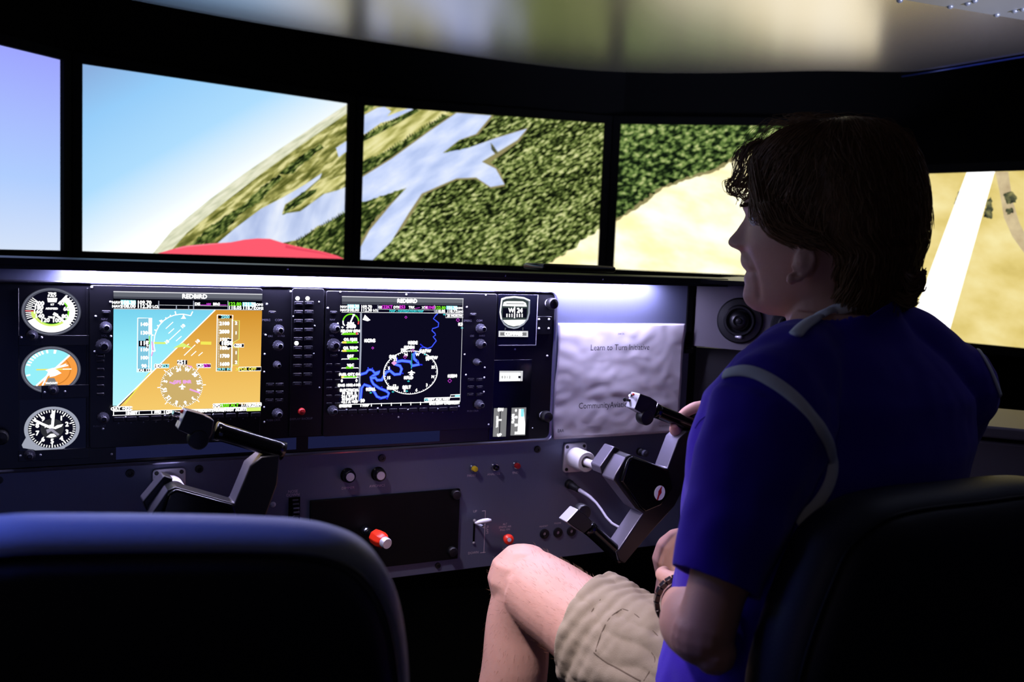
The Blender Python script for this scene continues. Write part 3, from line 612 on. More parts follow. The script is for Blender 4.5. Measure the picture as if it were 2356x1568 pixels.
for P, y in ((o_, YP-.0003), (o_, YA-.001), ([((a[0]+b[0])/2, (a[1]+b[1])/2) for a, b in zip(o_, i_)], YA-.0025), (i_, YA-.001), (i_, YP-.0003)): rg.append([Vector((x, y, z)) for x, z in P])
m.rings(rg, cap=False); m.build('rim', AV, mat='edge_metal', smooth=1)
class Draw:
    """flat lit shapes on a display face, all in the plane Y, each layer a hair nearer"""
    def __init__(s, Y): s.Y = Y; s.m = MB(); s.k = 0
    def at(s, x, y): q = atY(x, y, s.Y); return (q.x, q.z)
    def poly(s, mat, P, lay=None):
        s.k += 1; y = s.Y-.000012*s.k; s.m.add([Vector((x, y, z)) for x, z in P], [tuple(range(len(P)))], mat)
    def pix(s, mat, P): s.poly(mat, [s.at(*q) for q in P])
    def rect(s, mat, x0, y0, x1, y1): s.pix(mat, [(x0, y0), (x1, y0), (x1, y1), (x0, y1)])
    def line(s, mat, P, wd, px=True, closed=False):
        P = [Vector(s.at(*q)) if px else Vector(q) for q in P]
        if closed: P.append(P[0])
        s.k += 1; y = s.Y-.000012*s.k; n = len(P); L = []; R = []
        for i in range(n):
            if closed: a = P[i-1] if i else P[-2]; b = P[(i+1)] if i < n-1 else P[1]
            else: a = P[max(0, i-1)]; b = P[min(n-1, i+1)]
            d = (b-a); d = d.normalized() if d.length > 1e-9 else Vector((1, 0)); q = Vector((-d.y, d.x))*wd/2; L.append(P[i]+q); R.append(P[i]-q)
        vs = [Vector((p.x, y, p.y)) for p in L+R]; s.m.add(vs, [(i, i+1, n+i+1, n+i) for i in range(n-1)], mat)
    def frame(s, mat, x0, y0, x1, y1, wd=.0006): s.line(mat, [(x0, y0), (x1, y0), (x1, y1), (x0, y1)], wd, closed=True)
    def ell(s, mat, cx_, cz_, rx, rz, n=40, a0=0, a1=360): s.poly(mat, [(cx_+rx*math.cos(math.radians(a0+(a1-a0)*i/n)), cz_+rz*math.sin(math.radians(a0+(a1-a0)*i/n))) for i in range(n+(a1-a0 < 360))])
    def arc(s, mat, cx_, cz_, rx, rz, a0, a1, r_in, r_out, n=30):
        s.k += 1; y = s.Y-.000012*s.k; vs = []
        for i in range(n+1):
            a = math.radians(a0+(a1-a0)*i/n)
            for k in (r_in, r_out): vs.append(Vector((cx_+rx*k*math.cos(a), y, cz_+rz*k*math.sin(a))))
        s.m.add(vs, [(2*i, 2*i+1, 2*i+3, 2*i+2) for i in range(n)], mat)
    def text(s, mat, txt, x, y, size, px=True, rot=0, bold=0.0, sx=1.0):
        if px: x, y = s.at(x, y)
        vs, fs = text_pts(txt, size); ca, sa = math.cos(rot), math.sin(rot)
        for dx, dz in ((0, 0),)+(((bold, 0), (-bold, 0), (0, bold), (0, -bold)) if bold else ()):
            s.k += 1; yy = s.Y-.000012*s.k
            s.m.add([Vector((x+dx+a*sx*ca-b*sa, yy, y+dz+a*sx*sa+b*ca)) for a, b in vs], fs, mat)
    def build(s, name, par): return s.m.build(name, par, keep_n=True)
YG = YA-.0008
def black_knob(par, q, r=.008, L=.012, name='knob', mat='knob_grey', cap='black_satin'):
    m = MB(); n = 16; m.lathe(q, (0, -1, 0), [(r*.98, 0), (r, L*.5), (r*.8, L*.55), (r*.62, L*.6), (r*.55, L*1.5), (r*.42, L*1.6), (r*.34, L*1.3), (0, L*1.3)], 20); o = m.build(name, par, mat=mat, smooth=1)
    m = MB()
    for i in range(14): a = i*math.tau/14; m.box(q+Vector((r*.97*math.cos(a), -L*.26, r*.97*math.sin(a))), (r*.16, L*.45, r*.16), R=Matrix.Rotation(-a, 3, 'Y'))
    for i in range(10): a = i*math.tau/10; m.box(q+Vector((r*.57*math.cos(a), -L*1.05, r*.57*math.sin(a))), (r*.11, L*.75, r*.11), R=Matrix.Rotation(-a, 3, 'Y'))
    m.build('grip_ribs', o, mat='key_black', origin=parent_origin(par)); return o
def dot(par, x, y, r=.0013, mat='key_print', Y=None):
    q = atY(x, y, (Y or YA)); m = MB(); m.lathe(q, (0, -1, 0), [(r*1.3, 0), (r*1.2, .0005), (r, .0009), (0, .0012)], 10); return m.build('screw', par, mat=mat, smooth=2)
pbr('bright_screw', c(245, 245, 255), .4, 0)
# --- airspeed indicator
def gauge(x, y, rx, rz, name, label):
    q = atY(x, y, YG); return empty(name, q, label, 'gauge', 'round gauges'), q.x, q.z
t, gx, gz = gauge(118.5, 716.5, .0372, .0326, 'airspeed_gauge', 'round airspeed gauge with white and green arcs, topmost of the column of gauges'); rx, rz = .0372, .0326
d = Draw(YG); d.ell('g_ring', gx, gz, rx, rz, 56); d.ell('g_ring_light', gx, gz, rx*.955, rz*.955, 56); d.ell('g_ring', gx, gz, rx*.945, rz*.945, 56); d.build('ring', t)
d = Draw(YG-.0009); d.ell('g_dial', gx, gz, rx*.875, rz*.875, 56)
for i in range(14):
    a = math.radians(138+i*5.6); r1 = .60 if i % 2 == 0 else .68
    if i < 12: d.line('g_white', [(gx+rx*.86*math.cos(a), gz+rz*.86*math.sin(a)), (gx+rx*r1*math.cos(a), gz+rz*r1*math.sin(a))], .0011, px=False)
a = math.radians(178); d.line('g_red', [(gx+rx*.87*math.cos(a), gz+rz*.87*math.sin(a)), (gx+rx*.60*math.cos(a), gz+rz*.60*math.sin(a))], .0012, px=False)
d.arc('g_white', gx, gz, rx, rz, -45, 52, .58, .80); d.arc('g_green', gx, gz, rx, rz, -34, 45, .545, .60)
for i in range(12):
    a = math.radians(-38+i*8.2); d.line('g_white', [(gx+rx*.78*math.cos(a), gz+rz*.78*math.sin(a)), (gx+rx*.88*math.cos(a), gz+rz*.88*math.sin(a))], .0011, px=False)
a = math.radians(54); d.line('g_white', [(gx+rx*.86*math.cos(a), gz+rz*.86*math.sin(a)), (gx+rx*.52*math.cos(a), gz+rz*.52*math.sin(a))], .0017, px=False)
d.arc('g_yellow_green', gx, gz, rx, rz, 180, 235, .52, .68); d.arc('g_yellow_green', gx, gz, rx, rz, 235, 315, .53, .66); d.arc('g_green', gx, gz, rx, rz, 235, 300, .515, .54)
d.arc('g_white', gx, gz, rx, rz, 206, 312, .62, .875)
for tx, dx, dz in (('200', -.40, .34), ('40', .32, .36), ('180', -.43, .17), ('60', .50, .12), ('160', -.46, 0), ('80', .44, -.20), ('140', -.40, -.19), ('120', -.22, -.36), ('100', .17, -.37)):
    d.text('g_white', tx, gx+rx*dx, gz+rz*dz, .0078, px=False, bold=.0004)
d.text('g_white', 'TEMP', gx+.0008, gz+rz*.76, .0042, px=False, bold=.0003); d.text('g_white', 'P-ALT', gx+.0008, gz+rz*.66, .0042, px=False, bold=.0003)
d.poly('g_white', [(gx-.0055, gz+rz*.58), (gx+.0072, gz+rz*.58), (gx+.0062, gz+rz*.40), (gx-.0046, gz+rz*.40)]); d.text('g_white', 'KT', gx+.001, gz+rz*.30, .0034, px=False, bold=.0003)
d.text('g_white', 'AIRSPEED', gx+.0003, gz+rz*.13, .0036, px=False, bold=.0003); d.text('g_white', 'TRUE', gx, gz-rz*.24, .0036, px=False, bold=.0003)
d.build('dial', t)
d = Draw(YG-.0016); d.line('g_white', [(gx+rx*.10, gz-rz*.08), (gx+rx*.62, gz-rz*.62)], .0030, px=False); d.line('g_white', [(gx+rx*.06, gz-rz*.07), (gx+rx*.20, gz-rz*.16)], .0042, px=False); d.build('needle', t)
# --- attitude indicator
t, gx, gz = gauge(118, 850.5, .0375, .0328, 'attitude_gauge', 'round attitude gauge half sky blue and half orange, middle of the column of gauges'); rx, rz = .0375, .0328
cut = (atY(118, 886, YG).z-gz)/rz
d = Draw(YG); d.ell('g_ring', gx, gz, rx, rz, 56); d.ell('g_ring_light', gx, gz, rx*.95, rz*.95, 56); d.ell('g_ring', gx, gz, rx*.94, rz*.94, 56); d.build('ring', t)
d = Draw(YG-.0009); R = .875
def chordpoly(a0, a1, r=R, n=30): return [(gx+rx*r*math.cos(math.radians(a0+(a1-a0)*i/n)), gz+rz*max(cut, r*math.sin(math.radians(a0+(a1-a0)*i/n)))) for i in range(n+1)]
d.poly('g_cyan', chordpoly(45, 232)); d.poly('g_orange', chordpoly(-128, 45)); d.poly('g_orange_dk', chordpoly(-100, 40, .66)); d.poly('g_orange', chordpoly(-100, 40, .62))
d.line('g_white', [(gx+rx*R*math.cos(math.radians(45)), gz+rz*R*math.sin(math.radians(45))), (gx-rx*.50, gz+rz*cut)], .0022, px=False)
for a in (100, 112, 120, 128, 136, 145, 154, 163, 195): d.arc('g_white', gx, gz, rx, rz, a-2.4, a+2.4, .72, .86, 3)
d.arc('g_white', gx, gz, rx, rz, 78, 84, .70, .86, 3)
for a, r1 in ((33, .60), (24, .62)): d.line('g_white', [(gx+rx*.05, gz+rz*.05), (gx+rx*r1*math.cos(math.radians(a)), gz+rz*r1*math.sin(math.radians(a))*.75)], .0016, px=False)
d.line('g_white', [(gx-rx*.05, gz), (gx-rx*.30, gz+rz*cut)], .0020, px=False)
d.poly('g_yellow', [(gx-rx*.5, gz+rz*.05), (gx+rx*.66, gz+rz*.05), (gx+rx*.66, gz-rz*.0), (gx-rx*.5, gz-rz*.0)]); d.line('g_white', [(gx+rx*.38, gz+rz*.03), (gx+rx*.68, gz+rz*.03)], .0012, px=False)
d.poly('g_white', [(gx-rx*.2, gz), (gx+rx*.05, gz+rz*.09), (gx+rx*.22, gz-rz*.02), (gx+rx*.34, gz-rz*.14), (gx+rx*.12, gz-rz*.26), (gx-rx*.05, gz-rz*.30), (gx-rx*.08, gz-rz*.1)])
d.poly('g_tabgrey', [(gx-rx*.10, gz-rz*.34), (gx+rx*.10, gz-rz*.34), (gx+rx*.22, gz+rz*cut), (gx-rx*.22, gz+rz*cut)]); d.text('g_white', 'VACUUM', gx, gz+rz*(cut+.10), .0036, px=False, bold=.0003)
d.build('dial', t)
# --- altimeter
t, gx, gz = gauge(120, 985.5, .035, .0308, 'altimeter_gauge', 'round altimeter with pale rim and white hands, lowest of the column of gauges'); rx, rz = .035, .0308
d = Draw(YG); d.ell('g_ring_light', gx, gz, rx, rz, 56); P = [atY(x, y, YG) for x, y in ((56, 1012), (50, 1023), (53, 1030), (78, 1034), (84, 1037), (130, 1037), (150, 1030), (120, 1000), (70, 990))]; d.poly('g_ring_light', [(p.x, p.z) for p in P]); d.build('ring', t)
d = Draw(YG-.0009); d.ell('g_dial', gx, gz, rx*.86, rz*.88, 56); d.ell('g_dialgrey', gx, gz, rx*.42, rz*.46, 40)
for i in range(50):
    a = math.radians(90-i*7.2); r1 = .66 if i % 5 == 0 else .75; d.line('g_white', [(gx+rx*.84*math.cos(a), gz+rz*.86*math.sin(a)), (gx+rx*r1*math.cos(a), gz+rz*r1*math.sin(a))], .0012 if i % 5 else .0015, px=False)
for i in range(10):
    a = math.radians(90-i*36); d.text('g_white', str(i), gx+rx*.56*math.cos(a), gz+rz*.57*math.sin(a), .0088, px=False, bold=.0005)
d.text('g_white', 'ALT', gx-rx*.14, gz+rz*.12, .005, px=False, bold=.0003)
d.poly('g_needle_grey', [(gx-rx*.22, gz-rz*.02), (gx-rx*.02, gz+rz*.04), (gx+rx*.26, gz-rz*.26), (gx+rx*.20, gz-rz*.32), (gx-rx*.04, gz-rz*.10), (gx-rx*.18, gz-rz*.20)])
d.poly('g_white', [(gx-rx*.22, gz-rz*.36), (gx-rx*.06, gz-rz*.22), (gx+rx*.06, gz-rz*.22), (gx+rx*.16, gz-rz*.34), (gx-rx*.02, gz-rz*.40)]); d.build('dial', t)
d = Draw(YG-.0016)
def hand(a, l, wd): a = math.radians(a); d.line('g_white', [(gx, gz+rz*.03), (gx+rx*l*.5*math.cos(a), gz+rz*l*.5*math.sin(a)), (gx+rx*l*math.cos(a), gz+rz*l*math.sin(a))], wd, px=False)
hand(86, .82, .0036); hand(146, .80, .0034)
d.poly('g_white', [(gx, gz+rz*.02), (gx+rx*.18, gz+rz*.16), (gx+rx*.40, gz+rz*.20), (gx+rx*.34, gz+rz*.08), (gx+rx*.12, gz-rz*.02)]); d.build('hands', t)
# --- covers and knobs around the gauges
GC = AV
def cover(x0, y0, x1, y1, dz=.0022, mat='avionics_black'):
    a = atY(x0, y0, YA); b = atY(x1, y1, YA); m = MB(); m.bb(a.x, b.x, YA-dz-.0008, YA-.0002, b.z, a.z); return m.build('cover_strip', GC, mat=mat, bevel=.0005)
cover(42, 771, 205, 793); cover(95, 886, 205, 912); cover(42, 1037, 205, 1052)
for x0, y0, x1, y1 in ((42, 662, 45, 1050), (199, 662, 203, 1050)): cover(x0, y0, x1, y1, .001)
for x, y in ((74, 771), (122, 896), (68, 1046)): black_knob(GC, atY(x, y, YA-.003), .0075, .008)
for x, y in ((49, 776), (96, 776), (103, 902), (150, 900), (47, 1048), (93, 1046)): dot(GC, x, y, .0013, 'bright_screw', YA-.003)
m = MB(); a = atY(42, 920, YA); b = atY(197, 1034, YA); m.bb(a.x, b.x, YA-.0004, YA-.0001, b.z, a.z); m.build('dim_backing', GC, mat='g_off')
# --- blank bluish strips low on the overlay (unused screen area showing through)
for x0, x1, lb in ((267, 681, .0), (709, 1010, .0)):
    a = atY(x0, 1015, YA); b = atY(x1, 1040, YA); zz0 = AZ0+.0075; zz1 = AZ0+.026
    m = MB(); m.bb(a.x, b.x, YA-.0005, YA-.0001, zz0, zz1); m.build('screen_strip', AV, mat='g_off_blue')
# --- flight display units
def unit(name, x0, x1, y0, z0, label, cat='display', group='flight displays'):
    a = atY(x0, y0, YA); b = atY(x1, y0, YA); t = empty(name, ((a.x+b.x)/2, YA, CZ+z0), label, cat, group)
    m = MB(); P = rrect(a.x, b.x, CZ+z0, a.z, .004, 4); m.prism([Vector((x, YA-.004, z)) for x, z in P], (0, .0038, 0)); m.build('bezel', t, mat='avionics_black', bevel=.0008); return t
YU = YA-.004
def softkeys(t, xs, y0, y1, nm=12):
    for i in range(nm):
        f = i/(nm-1); x = xs[0]+(xs[1]-xs[0])*f; y = y0+(y1-y0)*f; q = atY(x, y, YU)
        m = MB(); m.bb(q.x-.0072, q.x+.0072, YU-.0034, YU, q.z-.0030, q.z+.0036); o = m.build('softkey', t, mat='key_black', bevel=.001)
        k = Draw(YU-.0001); k.poly('key_print', [(q.x-.0012, q.z-.0062), (q.x+.0012, q.z-.0062), (q.x, q.z-.0042)]); k.build('softkey_mark', t)
def dualknob(t, x, y, r=.0085): return black_knob(t, atY(x, y, YU), r, .011)
def btn(t, x, y, w2=.0052, h2=.0030, mat='key_black', mark=True):
    q = atY(x, y, YU); m = MB(); m.bb(q.x-w2, q.x+w2, YU-.0022, YU, q.z-h2, q.z+h2); o = m.build('button', t, mat=mat, bevel=.0008)
    if mark:
        k = Draw(YU-.00225); k.line('key_print', [(q.x-w2*.6, q.z), (q.x+w2*.6, q.z)], .0009, px=False); k.m.mats = [M['key_print']]; k.build('button_mark', o)
def knoblabel(t, txt, x, y, size=.0042): label_on(t, txt, x, y, size, 'key_print', Y=YU, name='lettering')
# primary flight display
T = unit('primary_flight_display', 206, 603, 655, -.302, 'flight display with blue and brown tilted horizon, nearest the round gauges')
def K(x, y): return (240+x/4.7526, 650+y/4.7515)
YS = YU-.0006; d = Draw(YS)
def kp(mat, P): d.pix(mat, [K(*p) for p in P])
def kl(mat, P, wd): d.line(mat, [K(*p) for p in P], wd)
def kr(mat, x0, y0, x1, y1): kp(mat, [(x0, y0), (x1, y0), (x1, y1), (x0, y1)])
def kt(mat, tx, x, y, size, bold=.0002, rot=0): d.text(mat, tx, *K(x, y), size, bold=bold, rot=rot)
kp('g_black', [(100, 95), (1728, 125), (1700, 1392), (86, 1445)])
glow_grad('g_attsky', math.radians(-90), -.02, .17, [(0, c(120, 205, 240)), (.5, c(150, 235, 255)), (1, c(160, 245, 255))])
kp('g_header', [(100, 95), (1728, 125), (1726, 196), (101, 170)]); kp('g_header_lo', [(101, 150), (1727, 178), (1726, 196), (101, 172)]); kl('g_white_soft', [(100, 97), (1728, 127)], .0014)
kt('g_white', 'REDBIRD', 988, 152, .0088, .0005)
glow_z('g_pfdsky', CZ-.26, CZ-.09, [(0, c(190, 248, 255)), (.6, c(150, 236, 252)), (1, c(112, 204, 236))])
glow_z('g_earth', CZ-.26, CZ-.09, [(0, c(248, 206, 112)), (.5, c(236, 182, 84)), (1, c(206, 138, 34))])
kp('g_pfdsky', [(101, 290), (1212, 298), (150, 1345), (92, 1345)]); kp('g_earth', [(1212, 298), (1724, 305), (1700, 1375), (122, 1395)])
kp('g_yellow', [(640, 880), (480, 990), (215, 1325), (240, 1325), (500, 1010)]); kp('g_earth', [(650, 880), (490, 1000), (228, 1330), (300, 1300), (560, 1000)])
kl('g_white', [(1212, 298), (135, 1358)], .0016)
# radio bar
kl('g_white_soft', [(104, 285), (1724, 298)], .0009); kl('g_white_soft', [(600, 243), (1350, 256)], .0006)
for x in (595, 976, 1352): kl('g_ring_light', [(x, 198), (x, 290)], .0014)
for x in (788, 922): kl('g_ring_light', [(x, 250), (x, 292)], .0014)
kp('g_cyan', [(180, 188), (345, 192), (345, 240), (180, 238)]); kp('g_cyan', [(1510, 212), (1655, 214), (1655, 262), (1510, 258)])
for tx, x, y, mt in (('NAV1', 140, 217, 'g_white'), ('NAV2', 140, 259, 'g_white'), ('108.30', 262, 217, 'g_white'), ('108.00', 262, 257, 'g_white'), ('109.70', 436, 218, 'g_white'), ('112.30', 436, 259, 'g_white'), ('LCL', 562, 262, 'g_white'), ('DIS', 1018, 232, 'g_white'), ('BRG', 1226, 234, 'g_white'),
                     ('122.80', 1424, 234, 'g_green'), ('118.05', 1428, 273, 'g_white'), ('121.70', 1582, 237, 'g_white'), ('118.77', 1582, 275, 'g_white'), ('COM1', 1684, 241, 'g_white'), ('COM2', 1684, 280, 'g_white')):
    kt(mt, tx, x, y, .0072 if len(tx) > 4 else .0052, .0004)
for a, b in ((1050, 1160), (1258, 1335)): kl('g_purple', [(a, 242), (b, 243)], .0010)
kt('g_purple', 'NM', 1140, 234, .004, .0003)
# tapes
kp('g_tape_blue', [(365, 385), (485, 385), (485, 938), (362, 938)]); kl('g_white', [(364, 385), (518, 385), (512, 975), (358, 975), (364, 385)], .0011); kl('g_white', [(502, 385), (500, 565)], .0048); kl('g_white', [(488, 570), (484, 935)], .0008)
for i, (tx) in enumerate(('140', '130', '120', '110', '100', '90')):
    y = (455, 548, 640, 732, 820, 910)[i]
    if i != 2: kt('g_white', tx, 432, y, .0070, .0005)
    kl('g_white', [(472, y), (490, y)], .0009)
kp('g_black', [(375, 632), (450, 632), (450, 612), (482, 612), (482, 645), (498, 658), (482, 680), (482, 712), (450, 712), (450, 695), (375, 695)]); kt('g_white', '11', 418, 662, .0085, .0005); kt('g_white', '8', 465, 655, .0075, .0005); kt('g_white', '7', 465, 697, .006, .0003)
kr('g_black', 372, 938, 500, 968); kt('g_white', 'TAS 122', 436, 955, .0052, .0003); kl('g_pink', [(520, 640), (530, 740), (514, 800)], .0018); kl('g_green', [(490, 580), (492, 670)], .0012)
kp('g_tape_tan', [(1236, 392), (1392, 395), (1386, 925), (1228, 925)]); kl('g_white', [(1232, 350), (1402, 352), (1388, 966), (1222, 966), (1232, 350)], .0012); kl('g_white', [(1398, 395), (1390, 925)], .0018)
kr('g_black', 1243, 358, 1390, 388); kt('g_cyan', '2500', 1320, 374, .0062, .0003); kr('g_black', 1232, 930, 1380, 960); kt('g_cyan', '29.91 IN', 1305, 945, .0056, .0003)
for i, tx in enumerate(('2100', '2000', '1900', '1800', '1700', '1600')): kt('g_white', tx, 1310, (446, 535, 622, 712, 800, 888)[i], .0072, .0006)
for i in range(30): kl('g_white', [(1240, 400+i*17.5), (1252, 400+i*17.5)], .0006)
kp('g_black', [(1250, 660), (1268, 634), (1340, 634), (1340, 610), (1386, 612), (1384, 705), (1340, 705), (1340, 686), (1268, 686)]); kt('g_white', '1850', 1335, 660, .0085, .0007); kl('g_white', [(1340, 610), (1386, 612)], .0006); kl('g_white', [(1340, 707), (1384, 706)], .0006)
kl('g_yellow_green', [(1404, 410), (1472, 412), (1468, 615), (1408, 650), (1408, 705), (1462, 708), (1458, 898), (1396, 896)], .0010)
kp('g_tape_tan', [(1408, 416), (1466, 418), (1462, 610), (1406, 644)]); kp('g_tape_tan', [(1404, 712), (1456, 714), (1452, 890), (1400, 890)])
for tx, y in (('2', 440), ('1', 548), ('1', 764), ('2', 868)): kt('g_white', tx, 1436, y, .0064, .0006)
kp('g_black', [(1408, 682), (1425, 668), (1520, 668), (1518, 700), (1425, 700)]); kl('g_white', [(1408, 682), (1425, 666), (1522, 666), (1520, 702), (1425, 702), (1408, 682)], .0008); kt('g_white', '-250', 1458, 685, .0058, .0004)
# roll scale
A = [(545 + 0, 600)]
arc = [(552, 748), (540, 690), (540, 640), (548, 575), (570, 515), (600, 460), (645, 412), (700, 375), (760, 353), (820, 343), (862, 342), (900, 350), (940, 358)]
kl('g_white', arc, .0014); kl('g_white', [(940, 358), (962, 312)], .0016); kl('g_white', [(780, 350), (770, 310)], .0016)
for a, b in (((535, 572), (515, 568)), ((560, 520), (545, 510)), ((590, 475), (575, 462)), ((618, 430), (600, 408)), ((675, 392), (665, 378)), ((722, 366), (716, 350)), ((545, 748), (520, 742))): kl('g_white', [a, b], .0018)
kp('g_white', [(862, 340), (848, 372), (878, 372)]); kp('g_white', [(830, 392), (848, 375), (880, 375), (890, 392)]); kp('g_white', [(605, 410), (625, 400), (635, 415), (615, 430)])
for a, b in (((668, 500), (748, 427)), ((698, 552), (758, 498)), ((780, 635), (840, 582)), ((705, 625), (830, 510)), ((868, 792), (990, 675)), ((945, 795), (1000, 745)), ((1025, 795), (1070, 757)), ((860, 715), (920, 665))): kl('g_white', [a, b], .0012)
for x, y in ((680, 646), (1015, 640), (855, 474)): kt('g_white', '10', x, y, .0062, .0006, .75)
kl('g_yellow_green', [(540, 655), (665, 657)], .0028); kl('g_yellow', [(1048, 656), (1165, 658)], .0045); kp('g_yellow_green', [(745, 714), (850, 652), (968, 714), (880, 700), (840, 698)])
# heading rose
rc = Vector(d.at(*K(842, 1125))); ex = Vector(d.at(*K(1072, 1125)))-rc; rX = ex.x; rZ = abs(d.at(*K(842, 895))[1]-rc.y)
d.ell('g_rose', rc.x, rc.y, rX, rZ, 48)
for i in range(72):
    a = math.radians(i*5); r1 = .90 if i % 2 else .96; lw = .0011
    d.line('g_white', [(rc.x+rX*1.0*math.cos(a), rc.y+rZ*1.0*math.sin(a)), (rc.x+rX*r1*math.cos(a), rc.y+rZ*r1*math.sin(a))], lw, px=False)
for i in range(8):
    a = math.radians(i*45+2); d.line('g_white', [(rc.x+rX*1.14*math.cos(a), rc.y+rZ*1.14*math.sin(a)), (rc.x+rX*1.0*math.cos(a), rc.y+rZ*1.0*math.sin(a))], .0012, px=False)
for i, tx in enumerate(('W', '30', '33', 'N', '3', '6', 'E', '12', '15', 'S', '21', '24')):
    a = math.radians(72-i*30); d.text('g_white', tx, rc.x+rX*.80*math.cos(a), rc.y+rZ*.80*math.sin(a), .0070, px=False, bold=.0006, rot=a-math.pi/2)
kr('g_black', 792, 842, 898, 888); kl('g_ring_light', [(792, 842), (900, 842), (900, 888), (792, 888), (792, 842)], .0006); kt('g_white', '251', 840, 866, .0085, .0005)
kp('g_pink', [(870, 890), (950, 905), (955, 925), (930, 920), (910, 905)]); kl('g_pink', [(705, 1080), (765, 1100)], .0022); kl('g_pink', [(925, 1158), (1040, 1198)], .0024); kt('g_pink', 'GPS', 790, 1080, .0062, .0006); kt('g_pink', 'ENR', 898, 1078, .0062, .0006)
kp('g_white', [(845, 1095), (856, 1118), (880, 1128), (880, 1138), (854, 1136), (862, 1160), (828, 1160), (836, 1136), (808, 1136), (808, 1128), (834, 1118)])
for x0, x1, y0, y1, a, am, b, bm in ((545, 702, 885, 925, 'HDG', 'g_white', '253', 'g_cyan'), (1002, 1155, 882, 922, 'CRS', 'g_white', '251', 'g_magenta')):
    kr('g_black', x0, y0, x1, y1); kl('g_white', [(x0, y0), (x1, y0), (x1, y1), (x0, y1), (x0, y0)], .0010); kt(am, a, x0+42, (y0+y1)/2, .0056, .0003); kt(bm, b, x1-42, (y0+y1)/2, .0066, .0004)
kr('g_black', 1460, 918, 1705, 958); kl('g_white', [(1460, 918), (1706, 914), (1704, 956), (1458, 960), (1460, 918)], .0009); kt('g_yellow', 'XPDR OFF', 1540, 940, .0066, .0003)
# bottom bars
kp('g_black', [(92, 1400), (1702, 1350), (1700, 1392), (86, 1445)]); kl('g_white', [(88, 1398), (1180, 1372), (1540, 1358)], .0010); kl('g_white', [(86, 1442), (700, 1424)], .0009)
kr('g_black', 96, 1350, 286, 1386); kl('g_white', [(94, 1348), (288, 1345), (286, 1386), (92, 1390), (94, 1348)], .0010); kt('g_white', 'OAT +02C', 185, 1369, .0062, .0004)
kr('g_black', 1185, 1320, 1700, 1352); kl('g_white', [(1183, 1316), (1700, 1302), (1700, 1348), (1182, 1360), (1183, 1316)], .0010); kl('g_white', [(1494, 1310), (1490, 1352)], .0010)
kt('g_white', 'XPDR', 1232, 1338, .0060, .0004); kt('g_green', '1200 ALT', 1358, 1334, .0068, .0005); kt('g_white', 'LCL', 1528, 1330, .0048, .0002); kt('g_white', '10:25:04', 1625, 1326, .0068, .0006)
for x, tx in ((302, 'INSET'), (578, 'PFD'), (700, 'CDI'), (1000, 'XPDR'), (1108, 'IDENT'), (1236, 'TMR/REF'), (1360, 'NRST'), (1488, 'ALERTS')): kt('g_white', tx, x, 1416-(x-302)*.031, .0052, .0006)
for x in (96, 234, 374, 512, 648, 1050, 1170, 1296, 1430): kl('g_white', [(x, 1440-(x-96)*.031), (x, 1404-(x-96)*.031)], .0012)
kp('g_yellow_green', [(1545, 1358), (1700, 1352), (1698, 1392), (1545, 1396)])
d.build('screen', T)
softkeys(T, (273, 588), 964, 953)
for x, y in ((243, 752), (237, 960), (640, 758), (639, 794), (636, 838), (637, 950)): dualknob(T, x, y, .0080 if (x, y) != (636, 838) else .0058)
q = atY(238, 795, YU); black_knob(T, q, .0105, .010)
for x, y in ((244, 717), (626, 718), (231, 818)): btn(T, x, y, .0055, .0022)
for x, tx in ((611, 'EMERG'), (641, 'COM')): knoblabel(T, tx, x, 736, .0048)
knoblabel(T, 'CRS', 622, 773); knoblabel(T, 'BARO', 647, 772.5); knoblabel(T, 'NAV', 240, 734); knoblabel(T, 'VOL', 240, 772); knoblabel(T, 'PUSH CRSR', 629, 966, .0042); knoblabel(T, 'PUSH CAT', 229, 980, .0036)
for r in range(3):
    for k in range(2): btn(T, 621+k*22+(-r*.6), 884+r*18, .0060, .0026)
for r in range(5): btn(T, 231, 830+r*19, .0048, .0018, 'g_greenlamp' if False else 'key_black', False)
for x, y in ((211, 660), (254, 694), (220, 727), (255, 773), (218, 808), (257, 1044), (614, 699), (611, 770), (609, 814), (608, 855), (608, 936), (608, 970), (289, 959), (379, 956), (491, 953), (237, 986), (669, 670)): dot(T, x, y, .0013, 'bright_screw', YU)
# multi function display
T = unit('multi_function_display', 749, 1142, 668, -.302, 'flight display with blue rivers on a black map, nearest the compass')
def K(x, y): return (740+x/4.7525, 650+y/4.7515)
d = Draw(YS)
kp('g_mapblack', [(222, 148), (1552, 172), (1503, 1320), (186, 1362)]); kp('g_header', [(222, 148), (1552, 172), (1548, 248), (222, 236)]); kp('g_header_lo', [(222, 205), (1550, 222), (1548, 248), (222, 236)]); kl('g_white_soft', [(222, 151), (1552, 176)], .0014)
kt('g_white', 'REDBIRD', 936, 201, .0086, .0007)
kl('g_white_soft', [(218, 322), (1532, 334)], .0010); kl('g_white_soft', [(614, 290), (1232, 298)], .0006)
for x in (616, 1234): kl('g_ring_light', [(x, 244), (x, 325)], .0016)
kp('g_cyan', [(282, 236), (412, 238), (412, 282), (280, 280)]); kp('g_cyan', [(1362, 252), (1484, 254), (1484, 296), (1362, 292)])
